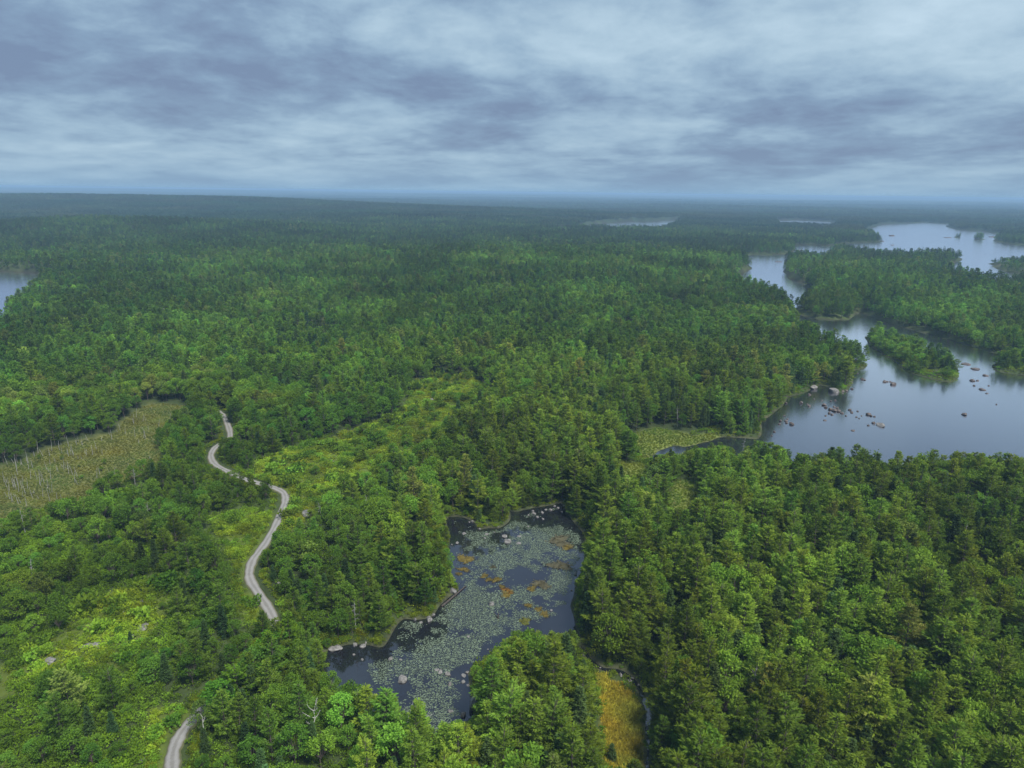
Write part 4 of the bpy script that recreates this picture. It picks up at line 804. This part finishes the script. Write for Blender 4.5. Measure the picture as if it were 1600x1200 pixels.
# ---------------------------------------------------------------- bushes and low growth
BUSH = [bush(600 + i, 200) for i in range(5)]; BUSH_LO = [bush(620 + i, 90) for i in range(4)]
def scatter_in(poly, s, seed, dmin=0.4):
    g = np.random.default_rng(seed); A = np.asarray(poly); X, Y = np.meshgrid(np.arange(A[:, 0].min(), A[:, 0].max(), s), np.arange(A[:, 1].min(), A[:, 1].max(), s))
    P = np.c_[X.ravel(), Y.ravel()] + g.uniform(-0.5, 0.5, (X.size, 2)) * s
    P = P[inside(P, A)]; P = P[np.abs(P[:, 0]) < 0.75 * P[:, 1] + 10]
    if len(P): P = P[(water_dist(P) > dmin) & (line_dist(P, ROADS) > 2.4)]
    return P
Ps, S, Ti = [], [], []; BB = []
for i, k in enumerate([z for z in ZONES if z.startswith('heath')]):
    P = scatter_in(ZONES[k], 1.15, 700 + i); g = np.random.default_rng(720 + i); n = len(P)
    dn = fbm(P[:, 0] / 5, P[:, 1] / 5, 3); kp = g.random(n) < 0.85 + 0.5 * dn; P = P[kp]; dn = dn[kp]; n = len(P)
    sc = g.uniform(0.65, 1.35, n) * (1 + 0.7 * np.clip(dn, -0.5, 1)); big = g.random(n) < 0.05; sc = np.where(big, sc * g.uniform(1.6, 2.6, n), sc)
    br = np.exp(g.normal(0, 0.22, n) + 0.6 * fbm(P[:, 0] / 8 + 9, P[:, 1] / 8, 2)); hue = 0.5 * fbm(P[:, 0] / 6, P[:, 1] / 6 + 30, 2) + g.normal(0, 0.07, n)
    br *= 1.12; t = np.c_[br * (1 + 0.6 * hue + (0.06 if k == 'heath_c' else 0)), br * (1 - 0.05 * (k == 'heath_c')), br * (1 - 0.3 * hue)]; t = np.where(big[:, None], t * [0.7, 0.85, 1.0], t)
    z = height(P) - 0.08; r3 = np.c_[P, z]
    for arr, v in ((Ps, r3[~big]), (S, np.repeat(sc[~big][:, None], 3, 1)), (Ti, t[~big])): arr.append(v)
    BB += [(r3[j], sc[j], t[j]) for j in np.where(big)[0]]
# undergrowth on the forest floor and along banks
P = grid_pts(90, 300, 2.3, 730); d = water_dist(P); g = np.random.default_rng(731); ok = (d > 0.3) & (line_dist(P, ROADS) > 2.6)
for k in ZONES: ok &= ~(sdist(P, ZONES[k], 5.0) < 0)
P = P[ok]; d = d[ok]; n = len(P); sc = g.uniform(0.7, 1.6, n); br = np.exp(g.normal(0, 0.2, n)); t = np.c_[br * 0.62, br * 0.68, br * 0.8]
bank = d < 4; t[bank] *= [1.2, 1.0, 0.7]; sc[bank] *= 0.7
bq = brushy(P); t[bq] *= [1.35, 1.38, 1.0]; sc[bq] *= 1.15
Ps.append(np.c_[P, height(P, d) - 0.08]); S.append(np.c_[sc, sc, sc]); Ti.append(t)
P = grid_pts(90, 300, 1.5, 733); P = P[brushy(P) | (fbm(P[:, 0] / 20 + 5, P[:, 1] / 20 + 9, 3) > 0.1) & (P[:, 0] < -0.15 * P[:, 1]) & (P[:, 1] < 190)]; d = water_dist(P); k = (d > 0.5) & (line_dist(P, ROADS) > 2.6)
for z_ in ZONES: k &= ~(sdist(P, ZONES[z_], 5.0) < 0)
P = P[k]; d = d[k]; g = np.random.default_rng(734); n = len(P); sc = g.uniform(0.6, 1.3, n); br = 0.95 * np.exp(g.normal(0, 0.25, n) + 0.5 * fbm(P[:, 0] / 8 + 9, P[:, 1] / 8, 2))
Ps.append(np.c_[P, height(P, d) - 0.08]); S.append(np.c_[sc, sc, sc]); Ti.append(np.c_[br * 0.80, br * 0.90, br])
P = grid_pts(100, 620, 1.7, 735); d = water_dist(P); g = np.random.default_rng(736); k = (d > 0.35) & (d < 9) & (line_dist(P, ROADS) > 2.6) & (np.hypot(P[:, 0], P[:, 1]) < 620)
for z_ in ('golden', 'meadow_a', 'bog'): k &= ~(sdist(P, ZONES[z_], 5.0) < 0)
k &= g.random(len(P)) < 0.8; P = P[k]; d = d[k]; n = len(P); sc = g.uniform(0.7, 1.6, n) * np.where(d < 1.6, 0.6, 1.1); br = np.exp(g.normal(0, 0.25, n) + 0.4 * fbm(P[:, 0] / 7, P[:, 1] / 7, 2)); hu = 0.4 * fbm(P[:, 0] / 5 + 9, P[:, 1] / 5, 2)
Ps.append(np.c_[P, height(P, d) - 0.08]); S.append(np.c_[sc, sc, sc]); Ti.append(np.c_[br * (0.80 + hu), br * 0.82, br * 0.85])
# fringe of low green right at the pond's edge and the road's verges
for ln, s0, s1, cnt, sd in ((np.vstack([PONDS, PONDS[:1]]), 0.5, 2.2, 1300, 740), (ROADS, 2.8, 4.6, 1500, 741)):
    g = np.random.default_rng(sd); j = g.integers(0, len(ln) - 1, cnt); f = g.random((cnt, 1)); q = ln[j] * (1 - f) + ln[j + 1] * f
    tt = ln[j + 1] - ln[j]; tt /= np.linalg.norm(tt, axis=1, keepdims=True) + 1e-9; q = q + np.c_[-tt[:, 1], tt[:, 0]] * (g.choice([-1, 1], cnt) * g.uniform(s0, s1, cnt))[:, None]
    d = water_dist(q); k = (d > 0.35) & (line_dist(q, ROADS) > 2.5); q = q[k]; n = len(q); sc = g.uniform(0.35, 0.8, n); br = np.exp(g.normal(0, 0.2, n))
    Ps.append(np.c_[q, height(q) - 0.05]); S.append(np.c_[sc, sc, sc]); Ti.append(np.c_[br * 1.05, br * 0.9, br * 0.8])
Ps = np.vstack(Ps); S = np.vstack(S); Ti = np.vstack(Ti)
point_cloud('undergrowth', Ps, S, np.c_[np.zeros((len(Ps), 2)), rng.uniform(0, 6.28, len(Ps))], np.clip(Ti, 0.2, 2), rng.integers(0, 4, len(Ps)), BUSH_LO, 'low bright green ferns and huckleberry covering clearings and banks', 'undergrowth')
bx, by, bz = project(np.array([b[0] for b in BB])); bshow = np.array([b[1] for b in BB]) / bz * ((bx > 5) & (bx < 1595) & (by > 0) & (by < 1195))
for j in np.argsort(-bshow)[:280]:
    if bshow[j] <= 0: break
    p, sc, t = BB[j]; wh, mark = relate(p[0], p[1])
    put('bush', BUSH[j % 5], tuple(p), (0, 0, float(rng.uniform(0, 6.28))), (sc, sc, sc * 0.95), label=('large ' if sc > 2.6 else 'small ' if sc < 1.7 else '') + tone(t * [1.0, 0.85, 0.9]) + 'rounded bush ' + wh, category='bush', group='bushes around the ' + mark, tint=[float(v) for v in t])

# ---- sedges and grasses
TUFT = [tuft(650 + i) for i in range(4)]
def grass(name, keys, s, size, tint, var, label, seed):
    Ps, Ti = [], []
    for i, k in enumerate(keys):
        P = scatter_in(ZONES[k], s, seed + i, 0.3); Ps.append(np.c_[P, height(P) - 0.03])
    Ps = np.vstack(Ps); n = len(Ps); g = np.random.default_rng(seed); x, y = Ps[:, 0], Ps[:, 1]
    br = np.exp(g.normal(0, var, n) + 0.45 * fbm(x / 6, y / 6, 3)); hue = 0.35 * fbm(x / 9 + 20, y / 9, 3)
    t = br[:, None] * np.array(tint)[None] * np.c_[1 + hue, np.ones(n), 1 - hue]
    sc = size * g.uniform(0.6, 1.3, n)
    point_cloud(name, Ps, np.c_[sc * 1.2, sc * 1.2, sc], np.c_[g.normal(0, 0.1, (n, 2)), g.uniform(0, 6.28, n)], t, g.integers(0, 4, n), TUFT, label, 'grass')
grass('bog_sedge', ['bog'], 0.85, 0.7, (0.50, 0.70, 0.58), 0.15, 'yellow-olive sedge covering the open bog', 800)
grass('meadow_grass', ['meadow_a', 'meadow_b', 'meadow_c', 'meadow_d'], 0.9, 0.8, (0.46, 0.78, 0.40), 0.15, 'yellow-green wet meadow grass beside the lake inlet', 820)
grass('golden_sedge', ['golden'], 0.42, 0.85, (1.35, 1.42, 0.72), 0.20, 'golden-brown sedge patch beside the rocky stream', 840)

# ---------------------------------------------------------------- lily pads, thousands of floating leaves
g = np.random.default_rng(900); s = 0.31
A = np.array(PONDS); X, Y = np.meshgrid(np.arange(A[:, 0].min(), A[:, 0].max(), s), np.arange(A[:, 1].min(), A[:, 1].max(), s))
P = np.c_[X.ravel(), Y.ravel()] + g.uniform(-0.5, 0.5, (X.size, 2)) * s; d = sdist(P, PONDS); P = P[d < -1.0]; d = d[d < -1.0]; x, y = P[:, 0], P[:, 1]
den = 1.0 * fbm(x / 9, y / 9, 4) + 0.95 * fbm(x / 2.6 + 8, y / 2.6, 3) + 0.22
den += -0.9 * sstep(-14, -40, x) * sstep(155, 146, y) * (x < -20) - 0.55 * sstep(205, 222, y) - 0.8 * sstep(6.5, 1.0, seg_dist(P, np.array([(16., 160.), (3., 150.), (-4., 146.), (-9, 138.)]), np.array([(3., 150.), (-4., 146.), (-9., 138.), (-7., 124.)])))
den -= 0.5 * sstep(-2.5, -1.0, d)
P = P[(den + g.normal(0, 0.16, len(den))) > 0.04]; n = len(P)
k6 = np.arange(6) * math.pi / 3; rad = g.uniform(0.08, 0.21, n) * np.where(g.random(n) < 0.12, 1.5, 1.0); rot = g.uniform(0, 6.28, n); el = g.uniform(0.7, 1.0, n)
PV = np.stack([P[:, :1] + rad[:, None] * np.cos(k6[None] + rot[:, None]), P[:, 1:] + (rad * el)[:, None] * np.sin(k6[None] + rot[:, None]), np.repeat((0.012 + g.uniform(0, 0.03, n))[:, None], 6, 1) + g.uniform(0, 0.012, (n, 6))], 2).reshape(-1, 3)
b6 = np.arange(n)[:, None] * 6; PF = np.vstack([b6 + [[0, 1, 2, 3]], b6 + [[0, 3, 4, 5]]])
pads = put('lily_pads', mesh_from('lily_pads', PV, PF, [M_PAD]), kind='stuff', label='pale green lily pads floating across the dark pond', category='lily pads', tint=[1.0, 1.0, 1.0])

# ---------------------------------------------------------------- moss mats on the pond
MC = {'o': 'orange', 'r': 'rust-red', 'b': 'brown', 'g': 'olive'}
def mat_mesh(seed, mat):
    """a floating cushion: low crinkled base broken up by hummocks and upright tips"""
    g = np.random.default_rng(seed); s = Soup(); nn = 28; rings = (0.0, 0.35, 0.62, 0.82)
    ph = g.uniform(0, 6.28, 4); V = []
    def edge(a): return 1 + 0.26 * math.sin(2 * a + ph[0]) + 0.20 * math.sin(3 * a + ph[1]) + 0.13 * math.sin(5 * a + ph[2]) + 0.10 * math.sin(9 * a + ph[3])
    for q in rings:
        for j in range(nn):
            a = j * 2 * math.pi / nn; r = q * edge(a) * g.uniform(0.85, 1.12); V.append((r * math.cos(a), r * math.sin(a), 0.03 + 0.10 * (1 - q) * g.uniform(0.4, 1.4)))
    s.add(V, [(i * nn + j, i * nn + (j + 1) % nn, (i + 1) * nn + (j + 1) % nn, (i + 1) * nn + j) for i in range(3) for j in range(nn)])
    n = 170; a = g.uniform(0, 6.28, n); q = np.sqrt(g.random(n)) * 1.05; r = q * np.array([edge(v) for v in a])
    C = np.c_[r * np.cos(a), r * np.sin(a), np.full(n, 0.03)]; s.cards(C, np.c_[g.normal(0, 0.7, (n, 2)), g.uniform(0.3, 1.0, n)], 0.26, 0.16, g)
    V, F = s.get(); return mesh_from('moss', V, F, [mat])
for i, (x, y, w, c) in enumerate(MOSS):
    sz = 'large' if w > 3.6 else 'small'
    side, mark = relate(x, y)
    put('moss_mat', mat_mesh(950 + i, M_MOSS[c]), (x, y, 0.0), (0, 0, i * 1.3), (w / 2, w / 2 * 1.15, 1.0), label='%s %s moss mat floating %s' % (sz, MC[c], side), category='moss', group='moss mats near the ' + mark)

# ---------------------------------------------------------------- rocks
ROCKS = [rock_mesh(1000 + i, M_ROCK) for i in range(7)]; WROCKS = [rock_mesh(1020 + i, M_WETROCK) for i in range(6)]
def rock(i, x, y, w, h, z, label, group, wet=False, deep=0.55, turn=None):
    me = (WROCKS if wet else ROCKS)[i % (6 if wet else 7)]; a = max(w / 2, 0.12); v = max(0.16, min(h * 0.5, a * 1.2))
    long = min(2.6, max(0.75, h / w * 1.0))
    put('boulder', me, (x, y, z + v * (1 - deep) - v * 0.25), (0, 0, (i * 1.7) % 6.28 if turn is None else turn), (a, a * (0.8 if turn is None else long), v), label=label, category='rock', group=group)
PNEAR = [(630, 'square pale boulder standing alone in the lily pond')]
for i, (x, y, w, h) in enumerate(POND_ROCKS):
    sz = 'large' if w > 2.0 else 'mid-sized' if w > 1.1 else 'small'
    side, mark = relate(x, y)
    lb = '%s grey boulder %s' % (sz, side); gp = 'pond boulders near the ' + mark
    if i == 8: lb, gp = 'square pale block of a boulder standing in the near left part of the pond', None
    if i == 18: rock(i, x, y, 2.1, 4.6, 0.1, 'long pale boulder lying along the wooded point at the near end of the pond', None, deep=0.35, turn=-0.25); continue
    if i == 0: lb, gp = 'long flat boulder in the dark left corner of the pond', None
    if i == 27: lb, gp = 'big grey boulder on the left bank beside the fallen log', None
    rock(i, x, y, w * 0.86, h * 0.86, 0.0, lb, gp)
for i, (x, y, w, h) in enumerate(CREEK_ROCKS): rock(i + 3, x, y, w, h, 0.1, ('larger' if w > 0.9 else 'small') + ' pale rock in the stream, ' + relate(x, y)[0], 'pale rocks along the stream')
for i, (x, y, w, h) in enumerate(LAND_ROCKS):
    z = float(height(np.array([[x, y]]))[0]); wh, mark = relate(x, y, [m for m in LANDMARKS if 'outcrop' not in m[1]])
    sz = 'large' if w > 2.0 else 'small' if w < 1.2 else 'mid-sized'
    rock(i + 5, x, y, w * 1.15, h * 0.8, z + 0.20, '%s pale granite outcrop %s' % (sz, wh), 'outcrops near the ' + mark, deep=0.4)
for i, (x, y, w, h) in enumerate(LAKE_ROCKS):
    sz = 'large' if w > 3.2 else 'tiny' if w < 1.5 else 'small'; wh, mark = relate(x, y, LAKE_MARKS)
    pale = i in (63, 64, 23)
    rock(i, x, y, w, min(h, w * .7), 0.0, '%s %s rock in the water %s' % (sz, 'grey' if pale else 'dark', wh), 'rocks near the ' + mark, wet=not pale, deep=0.6)
x, y = SPOTS['boulder']; rock(2, x, y, 4.2, 7.0, float(height(np.array([[x, y]]))[0]) + 5.5, 'pale standing boulder rising out of the forest in the left distance', None, deep=0.1)

# ---------------------------------------------------------------- dead trees
def ground_z(x, y): return float(height(np.array([[x, y]]))[0])
g = np.random.default_rng(1100); BA = np.array(VIS_BOG); SN = [snag(1110 + i, M_DEAD, 5.0, 5, 0.7, 3, False) for i in range(6)]
X = np.c_[g.uniform(BA[:, 0].min() - 5, BA[:, 0].max(), 4000), g.uniform(BA[:, 1].min() - 4, BA[:, 1].max(), 4000)]
X = X[inside(X, np.asarray(ZONES['bog']))]; wgt = 0.05 + 0.9 * sstep(-150, -195, X[:, 0]) * sstep(330, 250, X[:, 1]) * (0.6 + 0.8 * (fbm(X[:, 0] / 14, X[:, 1] / 14, 2) > 0)); X = X[g.random(len(X)) < wgt][:230]
sx, sy, sz_ = project(np.c_[X, np.full(len(X), 3.0)]); X = X[(sx > 3) & (sx < 1590)]
for i, (x, y) in enumerate(X):
    s = g.uniform(0.35, 1.15); (wh, mark) = relate(x, y, [m for m in LANDMARKS if 'bog' in m[1]]); lean = g.normal(0, 0.10)
    put('dead_snag', SN[i % 6], (x, y, ground_z(x, y) - 0.1), (g.normal(0, 0.06), lean, g.uniform(0, 6.28)), (0.8, 0.8, s), label=('tall ' if s > 0.9 else 'short ' if s < 0.6 else '') + ('leaning ' if abs(lean) > 0.14 else '') + 'bare grey-white snag ' + wh, category='dead tree', group='snags near the ' + mark)
def special(name, me, spot, s, rot, label, cat='dead tree'):
    x, y = SPOTS[spot]; put(name, me, (x, y, ground_z(x, y) - 0.1), rot, (s, s, s), label=label, category=cat)
special('dead_tree', snag(1201, M_DEAD, 13.0, 34, 2.0, 6), 'snag_creek', 1.0, (0.03, 0, 0.4), 'tall bare grey dead conifer standing in the pine stand right of the sedge')
special('dead_tree', snag(1202, M_DEAD, 11.0, 30, 1.8, 5), 'snag_pond', 1.0, (0, 0.03, 1.0), 'bare grey dead conifer on the right bank of the lily pond')
special('birch_tree', crooked_birch(1203, M_BIRCH), 'birch', 1.0, (0, 0, 0.3), 'crooked leafless white birch at the lower left of the lily pond')
special('birch_tree', crooked_birch(1204, M_BIRCH), 'bare_birch', 0.75, (0, 0.1, 2.0), 'small pale leafless birch beside the bottom stretch of gravel road')
special('dead_tree', snag(1205, M_DEAD, 9.0, 30, 1.6, 5), 'dead_r', 1.0, (0, 0, 1.0), 'grey dead tree at the lower right edge of the picture')
DEADS = [snag(1230 + i, M_DEAD, 11.0, 26, 1.5, 5) for i in range(5)]; g = np.random.default_rng(1240); cand = grid_pts(115, 330, 15.0, 1241); cd = water_dist(cand); cand = cand[(cd > 3) & (line_dist(cand, ROADS) > 6)]
for z_ in ZONES: cand = cand[sdist(cand, ZONES[z_]) > 3]
dpx, dpy, _ = project(np.c_[cand, np.full(len(cand), 9.0)]); cand = cand[(dpx > 10) & (dpx < 1590) & (dpy < 1190)]; cand = cand[g.permutation(len(cand))[:44]]
for i, (x, y) in enumerate(cand):
    s_ = g.uniform(0.6, 1.1) * (0.7 if x < -0.25 * y else 1.0); wh, mark = relate(x, y); put('dead_tree', DEADS[i % 5], (x, y, ground_z(x, y) - 0.1), (g.normal(0, 0.06), g.normal(0, 0.06), g.uniform(0, 6.28)), (0.9, 0.9, s_), label=('tall ' if s_ > 0.95 else 'short ' if s_ < 0.7 else '') + 'bare grey dead tree ' + wh, category='dead tree', group='dead trees around the ' + mark)
s = Soup(); gg = np.random.default_rng(1206)
for i in range(9):
    a = gg.uniform(-0.5, 1.4); l = gg.uniform(2.0, 4.6); h = np.array([math.cos(a), math.sin(a), gg.uniform(0.15, 0.75)]); s.tube([(0, 0, 0.3), h * l * 0.6, h * l], [0.09, 0.05, 0.015], 4)
    for q in (0.45, 0.7): s.tube([h * l * q, h * l * q + gg.normal(0, 0.35, 3) + [0, 0, .2], h * l * q + gg.normal(0, 0.6, 3) + [0, 0, .5]], [0.03, 0.02, 0.008], 3)
V, F = s.get(); x, y = SPOTS['deadfall']; put('fallen_tree', mesh_from('deadfall', V, F, [M_DEAD]), (x, y, max(ground_z(x, y), 0.0) + 3.2), (0, 0, 0.2), (1.2, 1.2, 1.2), label='tangle of bare grey branches at the near bank of the lily pond', category='dead tree')
(ax, ay), (bx_, by_) = SPOTS['log_a'], SPOTS['log_b']; s = Soup(); s.tube([(ax, ay, 0.4), ((ax + bx_) / 2, (ay + by_) / 2, 0.25), (bx_, by_, 0.12)], [0.28, 0.24, 0.12], 7)
s.tube([((ax + bx_) / 2, (ay + by_) / 2, 0.25), ((ax + bx_) / 2 + 1.6, (ay + by_) / 2 - .4, 0.35)], [0.09, 0.03], 4); V, F = s.get()
put('fallen_log', mesh_from('log', V, F, [M_LOG]), label='dark fallen log slanting into the pond from the left bank', category='log')
x, y = SPOTS['stump']; s = Soup(); s.tube([(0, 0, -.2), (0.05, 0, .5), (0.15, 0, 1.1), (.1, .1, 1.6)], [.3, .22, .16, .05], 6); s.tube([(0, 0, .2), (-.7, 1.2, .35), (-.9, 2.0, .5)], [.12, .08, .03], 4); s.tube([(0, 0, .1), (.5, -.6, .3)], [.1, .03], 4); V, F = s.get()
put('stump', mesh_from('stump', V, F, [M_LOG]), (x, y, 0), label='dark stump with a snapped branch among the lily pads', category='stump')
# two pale-brown dying trees among the pines
for spot, kd, tn, lb, hs in (('brown1', 'broad', [3.0, 1.6, 3.4], 'pale tan dying tree among green pines at the right', 0.85), ('brown2', 'broad', [2.6, 1.15, 3.0], 'small brownish dying tree left of the pale tan one', 0.7), ('purple', 'spruce', [1.9, 1.2, 3.0], 'grey-brown dead-needled spruce among the pines at the right', 0.8)):
    x, y = SPOTS[spot]; t, c, w_ = PROTO[kd][0][1]; e = put('dying_tree', None, (x, y, ground_z(x, y)), (0, 0, 1.0), (hs * .7, hs * .7, hs * 1.15), label=lb, category='tree'); put('trunk', t, parent=e); put('crown', c, parent=e, tint=tn)

# ---------------------------------------------------------------- haze: a closed box of even, pale air round camera and land, its lid just above the drone
m, nt, o = new_mat('air'); pv = nt.nodes.new('ShaderNodeVolumePrincipled'); pv.inputs['Color'].default_value = (*HAZE_COLOR, 1); pv.inputs['Density'].default_value = HAZE_DENSITY
pv.inputs['Anisotropy'].default_value = 0.0; link(nt, pv.outputs[0], o.inputs['Volume'])
B = 52000.0; z0, z1 = -8.0, 112.0
HV = [(-B, -B, z0), (B, -B, z0), (B, B, z0), (-B, B, z0), (-B, -B, z1), (B, -B, z1), (B, B, z1), (-B, B, z1)]
HF = np.array([(0, 3, 2, 1), (4, 5, 6, 7), (0, 1, 5, 4), (1, 2, 6, 5), (2, 3, 7, 6), (3, 0, 4, 7)])
put('haze', mesh_from('haze', HV, HF, [m]), kind='stuff', label='thin blue haze over the distant forest', category='haze')
